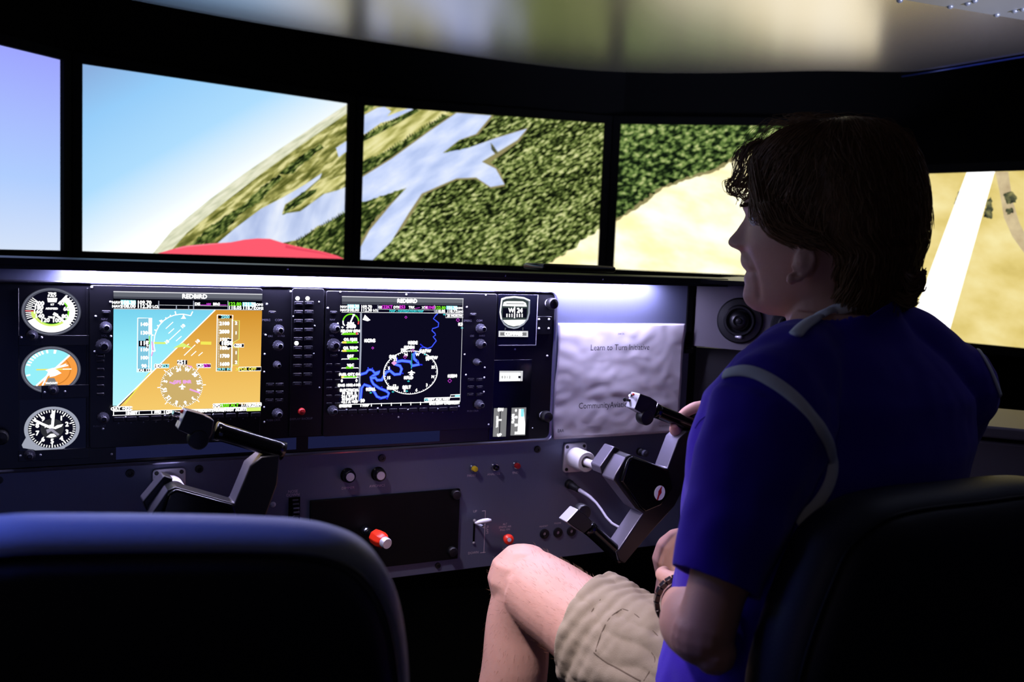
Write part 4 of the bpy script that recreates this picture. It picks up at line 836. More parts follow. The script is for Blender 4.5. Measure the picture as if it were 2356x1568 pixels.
for tx, x, y, mt, sz in (('NAV1', 248, 264, 'g_white', .0052), ('NAV2', 248, 300, 'g_white', .0052), ('108.30', 346, 258, 'g_white', .0068), ('108.00', 346, 299, 'g_white', .0068), ('109.70', 488, 264, 'g_white', .0068), ('112.30', 488, 300, 'g_white', .0068), ('LCL', 588, 302, 'g_white', .0048),
    ('GS', 642, 268, 'g_white', .0056), ('122KT', 712, 266, 'g_magenta', .0070), ('DTK', 820, 269, 'g_white', .0056), ('253', 880, 267, 'g_magenta', .0070), ('TRK', 982, 270, 'g_white', .0056), ('XTK', 1128, 273, 'g_white', .0056), ('131NM', 1186, 272, 'g_magenta', .0066),
    ('122.80', 1294, 275, 'g_green', .0070), ('118.05', 1294, 312, 'g_white', .0066), ('121.70', 1422, 275, 'g_white', .0066), ('118.77', 1422, 312, 'g_white', .0066), ('COM1', 1504, 278, 'g_white', .0048), ('COM2', 1504, 316, 'g_white', .0048), ('MAP - NAVIGATION MAP', 925, 310, 'g_cyan_dark', .0052)): kt(mt, tx, x, y, sz, .0004)
kl('g_magenta', [(1018, 282), (1070, 270)], .0008)
kl('g_ring_light', [(428, 330), (424, 700), (404, 1295)], .0030)
# engine strip
q = Vector(d.at(*K(316, 425))); rX = d.at(*K(408, 425))[0]-q.x; rZ = d.at(*K(316, 335))[1]-q.y
d.arc('g_green', q.x, q.y, rX, rZ, 5, 172, .84, 1.0); d.arc('g_white', q.x, q.y, rX, rZ, 172, 205, .84, 1.0); d.arc('g_red', q.x, q.y, rX, rZ, -20, 5, .84, 1.0); kl('g_white', [(312, 432), (348, 350)], .0026); kp('g_white', [(335, 342), (362, 342), (358, 366), (335, 362)])
kt('g_white', 'RPM', 314, 446, .0056, .0007); kt('g_white', '2450', 318, 478, .0076, .0009); kp('g_white', [(210, 480), (225, 474), (240, 486), (222, 500)]); kl('g_white', [(228, 438), (250, 470)], .0018)
for y, tx, mt, mk in ((558, 'FFLOW GPH', 'g_green', 230), (650, 'OIL PRES', 'g_green', 330), (742, 'OIL TEMP', 'g_green', 250), (832, 'EGT', 'g_green', 290), (930, 'VAC', 'g_green', 305), (1030, 'FUEL QTY GAL', 'g_green', 345)):
    kt('g_white', tx, 312, y-30, .0056, .0008); kl('g_white', [(215, y+8), (215, y), (396, y-2), (396, y+6)], .0014)
    if y < 800: kl('g_yellow' if y > 600 else mt, [(222, y), (270, y)], .0034); kl(mt, [(268, y), (388, y-2)], .0034)
    elif y < 900: kl(mt, [(300, y-2), (388, y-4)], .0030)
    elif y < 1000: kl(mt, [(262, y-4), (340, y-4)], .0034)
    else: kl('g_yellow', [(210, y), (240, y)], .0036); kl(mt, [(240, y), (375, y-2)], .0036); kl('g_white', [(215, y+10), (385, y+8)], .0010)
    kp('g_white', [(mk-12, y-20), (mk+16, y-20), (mk+2, y-2)])
kl('g_red', [(368, 555), (390, 554)], .0034); kt('g_white', '0', 216, 1070, .006, .0006); kt('g_white', '0', 376, 1068, .006, .0006)
for y, tx in ((1118, 'ENG 1502.4 HR'), (1172, 'ELECTRICAL'), (1205, 'M  BUS  E'), (1238, '24.1 V 24.0'), (1270, 'M BATT S'), (1300, '+3.1 A +0.0')): kt('g_white', tx, 298, y, .0056, .0008)
# rivers, as bright and light blue lines
def river(P, w1, w2): kl('g_blue', P, w1); kl('g_blue_light', P, w2)
river([(1262, 338), (1240, 355), (1215, 392), (1245, 415), (1272, 438), (1268, 478), (1235, 492), (1208, 498), (1198, 520), (1232, 552), (1238, 570), (1212, 590), (1232, 612), (1246, 634), (1225, 660), (1196, 700), (1150, 716), (1105, 700), (1080, 708), (1062, 735), (1080, 765)], .0022, .0006)
kl('g_blue', [(1070, 668), (1098, 690), (1085, 712)], .0020)
river([(418, 1000), (480, 982), (505, 948), (545, 950), (575, 985), (632, 968), (610, 990), (560, 1010), (530, 1030), (540, 1068), (560, 1105), (620, 1148), (700, 1180), (728, 1205), (715, 1240), (640, 1258), (598, 1240), (575, 1200), (520, 1130), (460, 1110), (430, 1150), (418, 1280)], .0052, .0030)
river([(505, 948), (500, 920)], .0022, .0004); river([(545, 950), (550, 925)], .0020, .0004)
river([(540, 1040), (580, 1035), (600, 1062), (650, 1060), (680, 1010), (700, 975), (740, 958), (790, 1000), (850, 995), (868, 940), (850, 905), (800, 890), (820, 860), (870, 850), (960, 860), (985, 905), (1060, 890), (1040, 860), (1005, 830), (1000, 780), (1030, 755)], .0056, .0038)
for a, b in (((820, 845), (815, 815)), ((1060, 890), (1095, 895)), ((1040, 862), (1045, 845)), ((740, 950), (735, 915)), ((975, 910), (975, 935)), ((630, 1258), (625, 1275)), ((700, 1245), (712, 1272)), ((868, 985), (888, 990)), ((640, 1150), (655, 1130))): kl('g_blue', [a, b], .0022)
kl('g_cyan_dark', [(980, 770), (974, 935)], .0016); kl('g_mapblack', [(979, 785), (976, 925)], .0005)
# map rose
q = Vector(d.at(*K(968, 978))); rX = d.at(*K(1262, 978))[0]-q.x; rZ = d.at(*K(968, 738))[1]-q.y
d.arc('g_white', q.x, q.y, rX, rZ, 0, 360, .965, 1.0, 72)
for i in range(72):
    a = math.radians(i*5); d.line('g_white', [(q.x+rX*.98*math.cos(a), q.y+rZ*.98*math.sin(a)), (q.x+rX*(.94 if i % 2 else .915)*math.cos(a), q.y+rZ*(.94 if i % 2 else .915)*math.sin(a))], .0009, px=False)
for i, tx in enumerate(('W', '30', '33', 'N', '3', '6', 'E', '12', '15', 'S', '21', '24')):
    a = math.radians(75-i*30); d.text('g_white', tx, q.x+rX*.84*math.cos(a), q.y+rZ*.84*math.sin(a), .0064, px=False, bold=.0006)
kp('g_white', [(972, 946), (984, 966), (1010, 974), (1008, 986), (982, 984), (995, 1002), (966, 1012), (942, 1002), (958, 984), (932, 984), (932, 974), (960, 966)])
for x, y, tx in ((517, 631, 'KCRG'), (986, 654, 'KBDE'), (946, 704, 'KOSH'), (890, 736, '79C'), (1120, 744, 'KATW'), (766, 806, 'D23'), (1190, 818, 'KMTW'), (938, 1034, 'KFLD'), (918, 1138, 'BELT'), (764, 1146, 'KUNU'), (526, 1160, 'KDLL'), (1415, 1016, 'KSBM'), (1504, 453, 'K3'), (435, 1284, '50')): kt('g_white', tx, x, y, .0066, .0010)
def diamond(mat, x, y, r):
    kl(mat, [(x, y-r), (x+r, y), (x, y+r), (x-r, y), (x, y-r)], .0012)
for x, y, r in ((908, 375, 13), (1475, 405, 18), (546, 709, 12), (898, 806, 18), (1386, 1067, 20), (984, 735, 14)): diamond('g_purple', x, y, r)
kp('g_pink', [(748, 872), (778, 848), (810, 872), (778, 900)])
for x, y in ((936, 1072), (766, 1188), (524, 1198), (918, 1180), (1118, 780), (1326, 346), (1520, 492)): kp('g_cyan_dark', [(x-16, y), (x, y-12), (x+16, y), (x, y+8)])
kp('g_white', [(460, 345), (522, 405), (490, 418), (435, 402)])
kl('g_white_soft', [(1342, 342), (1534, 342), (1532, 378), (1340, 378), (1342, 342)], .0011); kt('g_white', '25 NORTH', 1438, 358, .0056, .0005)
kl('g_white_soft', [(1530, 180), (1498, 1310)], .0008); kl('g_white', [(1112, 1255), (1500, 1243), (1498, 1285), (1108, 1292), (1112, 1255)], .0013); kt('g_cyan', 'MAP', 1140, 1274, .005, .0003); kt('g_white', 'WPT AUX NRST', 1270, 1270, .0054, .0006); kl('g_white', [(1392, 1245), (1394, 1220), (1498, 1215)], .0012); kp('g_cyan', [(1442, 1222), (1495, 1220), (1494, 1240), (1440, 1242)])
kp('g_black', [(190, 1325), (1505, 1290), (1503, 1320), (186, 1362)]); kl('g_white', [(190, 1326), (1480, 1292)], .0012)
for x in (310, 415, 530, 640, 748, 852, 960, 1066, 1170): kl('g_white', [(x, 1356-(x-190)*.031), (x, 1322-(x-190)*.031)], .0016)
for x, tx in ((245, 'ENGINE'), (468, 'MAP'), (1216, 'DCLTR'), (1322, 'SHW CHRT'), (1430, 'CHKLIST')): kt('g_white', tx, x, 1342-(x-190)*.028, .0054, .0010)
d.build('screen', T)
softkeys(T, (787, 1042), 947, 940)
for x, y in ((769, 754), (764, 943), (1104, 755), (1104, 790), (1095, 832), (1100, 929)): dualknob(T, x, y, .0080 if (x, y) != (1095, 832) else .0058)
black_knob(T, atY(767, 793, YU), .0105, .010)
for x, y in ((767, 718), (1088, 723), (768, 817)): btn(T, x, y, .0055, .0022)
for x, tx in ((1076, 'EMERG'), (1103, 'COM')): knoblabel(T, tx, x, 737.5, .0048)
knoblabel(T, 'CRS', 1086, 772.5); knoblabel(T, 'BARO', 1109, 772); knoblabel(T, 'NAV', 765, 735); knoblabel(T, 'VOL', 764, 772); knoblabel(T, 'PUSH CRSR', 1088, 945, .0042)
for r in range(3):
    for k in range(2): btn(T, 1083+k*20-r*.6, 873+r*17, .0058, .0026)
for r in range(6): btn(T, 757, 838+r*18, .0045, .0018, 'key_black', False); btn(T, 776, 838+r*18, .0045, .0018, 'key_black', False)
for x, y in ((783, 671), (754, 708), (777, 744), (779, 806), (1118, 678), (1074, 706), (1116, 754), (1069, 815), (1115, 845), (1072, 862), (1114, 868), (1113, 901), (1124, 976), (797, 942), (869, 939), (939, 942), (1007, 940), (1056, 934), (917, 959), (935, 677)): dot(T, x, y, .0013, 'bright_screw', YU)
# audio panel between the displays
T = unit('audio_panel', 671, 745, 662, -.300, 'narrow black audio panel with two columns of buttons and one red button', 'control panel', 'audio panel')
for r in range(10):
    for k, x in enumerate((687, 711)):
        y = 697+r*20.6; btn(T, x-r*.45, y-(.5 if k else 0), .0068, .0030)
for x, y in ((684.5, 686), (707.5, 686), (682, 789)):
    q = atY(x, y, YU); m = MB(); m.lathe(q, (0, -1, 0), [(.0032, 0), (.0032, .0008), (0, .0014)], 14); m.build('lit_lamp', T, mat='g_lamp', smooth=1)
q = atY(693.5, 946, YU); m = MB(); m.lathe(q, (0, -1, 0), [(.0058, 0), (.0056, .003), (.004, .005), (0, .0058)], 20); m.build('red_button', T, mat='dark_red', smooth=1)
label_on(T, 'DISPLAY BACKUP', 693, 963, .0046, 'key_print', Y=YU)
for x, y in ((734, 694), (724, 749), (675, 727), (722, 813), (735, 891)): dot(T, x, y, .0011, 'bright_screw', YU)
# --- right hand block: compass, meters
T = AV
a = atY(1146, 676, YA); b = atY(1232, 793, YA); m = MB(); m.bb(a.x, b.x, YA-.0016, YA-.0002, b.z, a.z); m.build('compass_window', T, mat='black_screen', bevel=.0004)
m = MB(); m.bb(a.x+.004, b.x, YA-.0026, YA-.0016, b.z-.0006, b.z+.0004); m.bb(b.x-.0008, b.x, YA-.0026, YA-.0016, b.z, a.z); m.build('window_rim', T, mat='key_print')
a = atY(1131, 828, YA); b = atY(1216, 1006, YA); m = MB(); m.bb(a.x, b.x, YA-.0012, YA-.0002, b.z, a.z); m.build('lower_window', T, mat='black_screen', bevel=.0004)
def K(x, y): return (1060+x/4.125, 640+y/4.126)
t = empty('magnetic_compass', atY(1184, 718, YA-.002), 'lit shield-shaped compass picture reading W 24 at the top of the small instruments', 'compass'); d = Draw(YA-.0018)
kp('g_ring_light', [(385, 190), (430, 175), (510, 168), (600, 178), (660, 205), (655, 330), (640, 390), (600, 440), (545, 472), (505, 480), (450, 468), (410, 440), (380, 390), (368, 320)])
kp('g_white', [(385, 190), (430, 175), (510, 168), (600, 178), (660, 205), (655, 215), (600, 192), (510, 182), (430, 190), (395, 205), (380, 320), (392, 390), (378, 385), (368, 320)])
kp('g_compass', [(398, 210), (430, 196), (510, 188), (600, 198), (644, 218), (640, 330), (626, 382), (590, 428), (540, 458), (505, 464), (455, 454), (420, 430), (394, 384), (384, 318)])
kp('g_white', [(408, 225), (440, 216), (590, 218), (618, 232), (628, 268), (398, 262)]); kp('g_compass', [(432, 236), (600, 238), (600, 244), (432, 242)])
kp('g_dial', [(400, 280), (630, 284), (626, 375), (396, 372)]); kt('g_white', 'W', 480, 305, .0105, .0006); kt('g_white', '24', 560, 306, .0110, .0008); kl('g_white', [(512, 268), (510, 378)], .0022)
for x in (438, 462, 486, 535, 558, 582): kl('g_white', [(x, 335), (x, 368)], .0022)
kp('g_white', [(400, 395), (618, 392), (600, 420), (560, 445), (500, 455), (450, 442), (420, 420)]); kl('g_ring', [(425, 468), (420, 490)], .002); kl('g_ring', [(590, 465), (588, 492)], .002)
kp('g_white_soft', [(360, 498), (638, 500), (638, 556), (358, 554)]); kp('g_tabgrey', [(374, 512), (624, 513), (624, 544), (374, 542)]); kt('g_white', 'COMPASS', 500, 527, .0078, .0010); d.build('housing', t)
t = empty('hour_meter', atY(1174, 866, YA-.002), 'small lit rectangular hour meter in the middle of the small instruments', 'meter'); d = Draw(YA-.0016)
kp('g_white_soft', [(368, 878), (590, 878), (586, 974), (366, 978)]); kp('g_white', [(372, 892), (568, 894), (564, 970), (370, 972)]); kl('g_dial', [(368, 889), (572, 889), (572, 975)], .0006)
for i, tx in enumerate('0312'): kt('g_dial', tx, 395+i*23, 938, .0058, .0002)
kp('g_dial', [(545, 925), (568, 925), (568, 948), (545, 948)]); d.build('face', t)
t = empty('trim_indicator', atY(1150, 972, YA-.002), 'lit vertical elevator trim scale beside the flap scale', 'gauge', 'vertical scales'); d = Draw(YA-.0016)
kp('g_tabgrey', [(316, 1232), (440, 1230), (428, 1500), (305, 1502)]); kl('g_dial', [(376, 1262), (368, 1472)], .0018); kt('g_white', 'DN', 378, 1246, .0068, .0010); kt('g_white', 'UP', 366, 1487, .0064, .0010); kt('g_white', 'TAKEOFF', 347, 1360, .0048, .0006, math.pi/2); kl('g_white', [(358, 1343), (388, 1343)], .0030); d.build('scale', t)
t = empty('flap_indicator', atY(1192, 968, YA-.002), 'lit vertical flap scale with a white and cyan bar, nearest the paper', 'gauge', 'vertical scales'); d = Draw(YA-.0016)
kp('g_tabgrey', [(484, 1228), (622, 1224), (612, 1488), (472, 1490)]); kp('g_white', [(552, 1240), (598, 1238), (604, 1310), (612, 1385), (608, 1478), (538, 1480)]); kp('g_cyan', [(572, 1240), (600, 1238), (598, 1312), (570, 1312)]); kt('g_white', 'FLAPS', 498, 1330, .0062, .0010, math.pi/2)
for tx, y in (('0', 1254), ('10', 1318), ('20', 1392), ('30', 1468)): kt('g_white', tx, 524, y, .0058, .0008)
d.build('scale', t)
q1 = (1236, 729); a = atY(1236, 727, YA); b = atY(1266, 768, YA); m = MB(); m.bb(a.x-.001, b.x, YA-.003, YA-.0002, b.z, a.z); m.build('screw_plate', T, mat='avionics_black', bevel=.0005)
for x, y in ((1240, 734), (1263, 734), (1240, 755), (1262, 755)): dot(T, x, y, .0016, 'bright_screw', YA-.003)
for x, y in ((1185, 803), (1259, 818), (1213, 982), (1225, 984)): dot(T, x, y, .0014 if y < 900 else .0008, 'bright_screw', YA)
for x, y, lb in ((1270, 699, 'large black round thumb knob at the top corner of the overlay beside the paper'), (1257, 957, 'large black round thumb knob low beside the paper edge')):
    q = atY(x-8, y-2, YA); t = empty('thumb_knob', q, par=AV); m = MB(); m.lathe(q, (0, -1, 0), [(.006, 0), (.006, .004), (.0092, .006), (.0102, .010), (.0100, .016), (.0085, .020), (.004, .0215), (0, .0216)], 28); m.build('head', t, mat='black_satin', smooth=1)
    m = MB(); m.lathe(q, (0, -1, 0), [(.0072, 0), (.0072, .002), (.006, .003)], 20); m.build('washer', t, mat='silver', smooth=1)
for x, y, lb in ((2, 1002, 'black round thumb knob at the left picture edge beside the altimeter'),):
    q = atY(x, y, YA); t = empty('thumb_knob', q, par=AV); m = MB(); m.lathe(q, (0, -1, 0), [(.006, 0), (.006, .004), (.0095, .006), (.0100, .014), (.008, .018), (0, .0195)], 28); m.build('head', t, mat='black_satin', smooth=1)
# ------------------------------------------------------------------ control yokes
YF = 1.29
def C6(x, y, Y=YF): return atY(1240+x/3.2667, 860+y/3.2667, Y)
def yoke(label):
    ctr = Vector((.9195, 1.30, CZ-.366)); t = empty('control_yoke', ctr, label, 'yoke', 'control yokes')
    def slab(name, P, depth, mat, bevel=.0016, y0=YF, silver=True, par=None):
        m = MB(); m.prism([C6(x, y, YF)+Vector((0, y0-YF, 0)) for x, y in P], (0, depth, 0), mat); m.mi('yoke_lit_side')
        o = m.build(name, par or t, bevel=bevel)
        if silver:
            for p in o.data.polygons:
                if p.normal.x < -.45 and abs(p.normal.y) < .4: p.material_index = 1  # left-facing sides take the paler colour, painted as if lit
        return o
    slab('hub_and_arms', [(1050, 486), (1110, 430), (1200, 420), (1180, 600), (1095, 850), (1022, 992), (830, 1205), (645, 1425), (600, 1405), (575, 1330), (600, 1318), (783, 1047), (726, 1012), (560, 797), (575, 755), (652, 626), (690, 606), (965, 712)], .036, 'black_satin', .0022)
    slab('hub_block', [(690, 612), (960, 712), (990, 850), (900, 980), (780, 1030), (740, 1000), (600, 800), (650, 640)], .008, 'black_gloss', .003, YF-.008, False)
    slab('back_housing', [(655, 575), (700, 592), (640, 760), (560, 790), (545, 730)], .03, 'black_satin', .002, YF+.034)
    ends = []
    a_ = slab('upper_switch_head', [(762, 147), (840, 175), (892, 209), (880, 290), (855, 338), (780, 300), (716, 263)], .026, 'black_satin', .0016)
    b_ = slab('lower_switch_head', [(297, 1017), (345, 1050), (400, 1105), (398, 1150), (336, 1198), (270, 1155), (207, 1112)], .026, 'black_satin', .0016)
    for o in (a_, b_): o.data.materials[1] = M['silver']
    Yc = YF+.013
    m = MB(); A = C6(868, 272, Yc); B = C6(1190, 400, Yc); m.tube([A, A.lerp(B, .1), A.lerp(B, .5), A.lerp(B, .9), B], [.0128, .0118, .0116, .0120, .0128], 20); m.build('grip', t, mat='black_gloss', smooth=2)
    m = MB(); A = C6(372, 1150, Yc); B = C6(610, 1372, Yc); m.tube([A, A.lerp(B, .1), A.lerp(B, .5), A.lerp(B, .9), B], [.0126, .0118, .0116, .0120, .0130], 20); m.build('grip', t, mat='black_gloss', smooth=2)
    for x, y, y0, nm in ((812, 326, YF-.002, 'thumb_paddle'), (392, 1068, YF+.020, 'thumb_paddle')):
        q = C6(x, y); m = MB(); m.lathe(Vector((q.x, y0+.016, q.z)), (0, -1, 0), [(.0125, 0), (.0130, .002), (.0130, .014), (.0118, .016), (0, .0165)], 28); m.build(nm, t, mat='black_satin', smooth=1)
    q = C6(706, 172, YF+.010); m = MB(); m.cyl(q, q+Vector((-.008, -.002, .003)), .0032, .0026, 12); m.build('toggle_switch', t, mat='chrome', smooth=1)
    q = C6(716, 160, YF+.016); m = MB(); m.ball(q+Vector((-.002, 0, .001)), .0026); m.build('red_switch', t, mat='red_plastic', smooth=2)
    q = C6(690, 200, YF+.020); m = MB(); m.cyl(q, q+Vector((-.010, 0, .002)), .0022, .0022, 10); m.ball(q+Vector((-.0115, 0, .0022)), .0034); m.build('side_switch', t, mat='black_gloss', smooth=1)
    # oval emblem: pale disc with a red wing
    q = C6(907, 892, YF-.0085); m = MB(); m.lathe(q, (0, -1, 0), [(.0122, -.0002), (.0122, .0006), (0, .0007)], 36, sc=(1, .86)); m.build('emblem', t, mat='piping_white', smooth=1)
    P = [(928, 838), (920, 868), (922, 892), (905, 915), (898, 942), (885, 950), (890, 925), (896, 905), (898, 880), (912, 858)]
    m = MB(); m.add([C6(x, y, YF-.0094) for x, y in P], [tuple(range(len(P)))]); m.build('emblem_wing', t, mat='dark_red', keep_n=True)
    # shaft
    m = MB(); z = CZ-.3665; m.lathe((.9195, 1.497, z), (0, -1, 0), [(.0068, 0), (.0068, .165), (.0105, .167), (.0105, .175)], 24); m.build('shaft', t, mat='shaft_white', smooth=1)
    return t
ya = yoke('black control yoke gripped by the man, with a red and white emblem')
yb = copy_tree(ya, None, (-.70, 0, 0)); yb['label'] = 'black control yoke before the empty seat, overlapping the blue and brown display'
def socket(xc, zc, label):
    q = Vector((xc, 1.5, zc)); t = empty('column_socket', q, 'white sleeve on a square bolted flange', par=PT)
    m = MB(); P = rrect(xc-.0235, xc+.0235, zc-.0265, zc+.0265, .006, 5); m.prism([Vector((x, 1.4955, z)) for x, z in P], (0, .0045, 0)); m.build('flange', t, mat='silver', bevel=.0008)
    m = MB(); m.lathe(q+Vector((0, -.0045, 0)), (0, -1, 0), [(.0190, 0), (.0185, .030), (.0185, .038), (.0172, .040), (.0112, .040), (.0108, .037), (.0108, .004)], 40); m.build('sleeve', t, mat='white_plastic', smooth=1)
    for dx in (-.0175, .0175):
        for dz in (-.0205, .0205):
            m = MB(); m.lathe(q+Vector((dx, -.0045, dz)), (0, -1, 0), [(.0031, 0), (.0030, .0012), (.0014, .0013), (.0012, .0004), (0, .0004)], 14); m.build('bolt', t, mat='black_satin', smooth=1)
    return t
socket(.9195, CZ-.3665, 'white round column socket on a square bolted flange below the paper')
socket(.2195, CZ-.3665, 'white round column socket on a square flange behind the unattended yoke')
# yoke cable with connector
t = empty('yoke_cable', pp(1305, 1115), 'grey cable curving from a black plug on the panel to the lower yoke arm', 'cable')
m = MB(); q = pp(1308, 1112); ax = (atY(1335, 1128, 1.462)-q); m.lathe(q, ax, [(.0085, 0), (.0085, .006), (.0065, .008), (.0068, .018), (.0055, .022), (.0055, .032), (.0035, .034)], 18); m.build('plug', t, mat='black_satin', smooth=1)
m = MB(); P = [atY(*p) for p in ((1332, 1126, 1.468), (1345, 1134, 1.455), (1358, 1143, 1.44), (1372, 1156, 1.42), (1384, 1172, 1.40), (1395, 1189, 1.38), (1408, 1203, 1.36), (1422, 1211, 1.345), (1437, 1215, 1.328))]
m.tube(P, [.0036, .0034, .0030, .0022, .0022, .0022, .0022, .0022, .0022], 12); m.build('wire', t, mat='cable_grey', smooth=2)
# ------------------------------------------------------------------ seats
def seat(px_pts, xc, Yb, label, side, mat='seat_vinyl', dy=.024):
    """backrest outline traced on one half in the plane Yb, mirrored about xc"""
    half = [atY(x, y, Yb+dy) for x, y in px_pts]; half = [(p.x-xc, p.z) for p in half]
    if side < 0: half = [(-x, z) for x, z in half]
    half = [h for h in half if h[0] > .004]; half.sort(key=lambda h: math.atan2(h[1]-(CZ-.5), h[0]))
    zb = CZ-.66; wb = half[0][0]
    out = [(wb*.90, zb), (wb*.97, CZ-.55)]+half; prof = out+[(0.0, half[-1][1]+.0)]+[(-x, z) for x, z in out[::-1]]
    # resample smooth
    P = [Vector(p) for p in prof]
    for _ in range(2):
        Q = [P[0]]
        for a, b in zip(P, P[1:]): Q += [a.lerp(b, .25), a.lerp(b, .75)]
        P = Q+[P[-1]]
    t = empty('cockpit_seat', (xc, Yb+.15, CZ-.66), label, 'seat', 'cockpit seats')
    cz = CZ-.42
    def ring(ins, y): return [Vector((xc+x*(1-ins/.24), y, cz+(z-cz)*(1-ins/.24))) for x, z in P]
    m = MB(); m.rings([ring(.024, Yb-.042), ring(.012, Yb-.036), ring(.004, Yb-.024), ring(.001, Yb-.012), ring(0, Yb), ring(.002, Yb+.014), ring(.010, Yb+.026), ring(.03, Yb+.032)]); o = m.build('backrest', t, mat=mat, smooth=2)
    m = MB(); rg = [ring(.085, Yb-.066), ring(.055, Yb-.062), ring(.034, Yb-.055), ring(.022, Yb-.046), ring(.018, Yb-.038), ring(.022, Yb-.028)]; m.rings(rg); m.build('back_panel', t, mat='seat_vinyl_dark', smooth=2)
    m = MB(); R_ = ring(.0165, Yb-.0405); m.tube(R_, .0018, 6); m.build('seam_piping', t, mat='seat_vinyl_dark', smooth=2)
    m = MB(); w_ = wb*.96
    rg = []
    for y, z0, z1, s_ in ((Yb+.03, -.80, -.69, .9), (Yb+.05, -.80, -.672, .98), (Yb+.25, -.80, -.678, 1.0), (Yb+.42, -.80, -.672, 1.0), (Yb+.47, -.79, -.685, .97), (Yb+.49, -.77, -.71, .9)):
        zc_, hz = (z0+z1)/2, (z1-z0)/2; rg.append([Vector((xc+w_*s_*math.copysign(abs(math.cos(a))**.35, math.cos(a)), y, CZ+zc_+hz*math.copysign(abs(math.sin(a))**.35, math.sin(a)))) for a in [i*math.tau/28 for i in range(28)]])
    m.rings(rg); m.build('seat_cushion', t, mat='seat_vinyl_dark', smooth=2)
    m = MB(); m.bb(xc-w_*.8, xc+w_*.8, Yb+.06, Yb+.42, .02, CZ-.80); m.bb(xc-w_*.9, xc+w_*.9, Yb+.0, Yb+.48, 0, .025); m.build('pedestal', t, mat='seat_shell', bevel=.006)
    return t
seat([(932, 1568), (927, 1470), (918, 1405), (902, 1340), (876, 1285), (838, 1240), (780, 1210), (700, 1196), (600, 1191), (500, 1188), (350, 1186), (200, 1185), (60, 1185)], -.005, .745, 'empty dark blue vinyl seat in the foreground, only its backrest top showing', 1, 'seat_grey', 0)
seat([(1691, 1568), (1732, 1413), (1790, 1268), (1818, 1208), (1847, 1178), (1880, 1153), (1925, 1127), (2021, 1109), (2120, 1101), (2200, 1098)], .945, .735, 'dark vinyl seat the man sits in, its back close to the camera', -1)
# ------------------------------------------------------------------ the man
MAN = empty('person', (.90, .95, 0), 'seated man with brown hair in blue shirt and khaki shorts gripping the yoke', 'person')
def fuse(m, name, voxel, parent, mat, smooth_it=3, keep_obj=True, post=None):
    me = m.mesh(name+'_raw'); bm = bmesh.new(); bm.from_mesh(me)
    # every closed shell outward
    bmesh.ops.recalc_face_normals(bm, faces=bm.faces); bmesh.ops.triangulate(bm, faces=bm.faces); bm.to_mesh(me); bm.free()
    o = bpy.data.objects.new(name, me); COL.objects.link(o)
    r = o.modifiers.new('r', 'REMESH'); r.mode = 'VOXEL'; r.voxel_size = voxel
    s = o.modifiers.new('s', 'SMOOTH'); s.factor = .5; s.iterations = smooth_it
    dg = bpy.context.evaluated_depsgraph_get(); dg.update(); me2 = bpy.data.meshes.new_from_object(o.evaluated_get(dg)); bpy.data.objects.remove(o)
    if post: post(me2)
    po = parent_origin(parent); me2.transform(Matrix.Translation(-po)); me2.materials.clear(); me2.materials.append(M[mat]); me2.name = name
    me2.polygons.foreach_set('use_smooth', [True]*len(me2.polygons))
    o = bpy.data.objects.new(name, me2); COL.objects.link(o); o.parent = parent; return o
def limb(m, pts, rad, n=32, flat=None, nrm=None):
    """tapered limb with round ends; pts resampled along a smooth curve"""
    P = [Vector(p) for p in pts]; Q = []; Rr = []
    for i in range(len(P)-1):
        p = [P[max(0, min(len(P)-1, i+j))] for j in (-1, 0, 1, 2)]
        for k in range(6):
            t = k/6; Q.append(.5*((2*p[1])+(p[2]-p[0])*t+(2*p[0]-5*p[1]+4*p[2]-p[3])*t*t+(3*p[1]-p[0]-3*p[2]+p[3])*t**3)); s_ = t*t*(3-2*t); Rr.append(rad[i]*(1-s_)+rad[i+1]*s_)
    Q.append(P[-1]); Rr.append(rad[-1])
    m.tube(Q, Rr, n, flat=flat, nrm=nrm); m.ball(Q[0], Rr[0]*.98, n=16); m.ball(Q[-1], Rr[-1]*.98, n=16)
# joints
SL = atD(1752, 975, 1.085); SR = Vector((1.105, .875, CZ-.155))
EL = atD(1620, 1462, 1.02); WL = atD(1566, 1382, 1.245)
HL = Vector((.815, .905, CZ-.585)); HR = Vector((.99, .905, CZ-.585))
KL = atD(1222, 1347, 1.47); KR = atD(1590, 1300, 1.66)
AL = Vector((KL.x-.035, KL.y+.10, .10)); AR = Vector((KR.x, KR.y+.10, .10))
NB = atD(1925, 775, 1.245); GRP = atY(1640, 985, 1.305)
print('JOINTS', SL, EL, WL, KL, KR, 'thigh', (KL-HL).length, (KR-HR).length, 'arm', (SL-EL).length, (EL-WL).length)
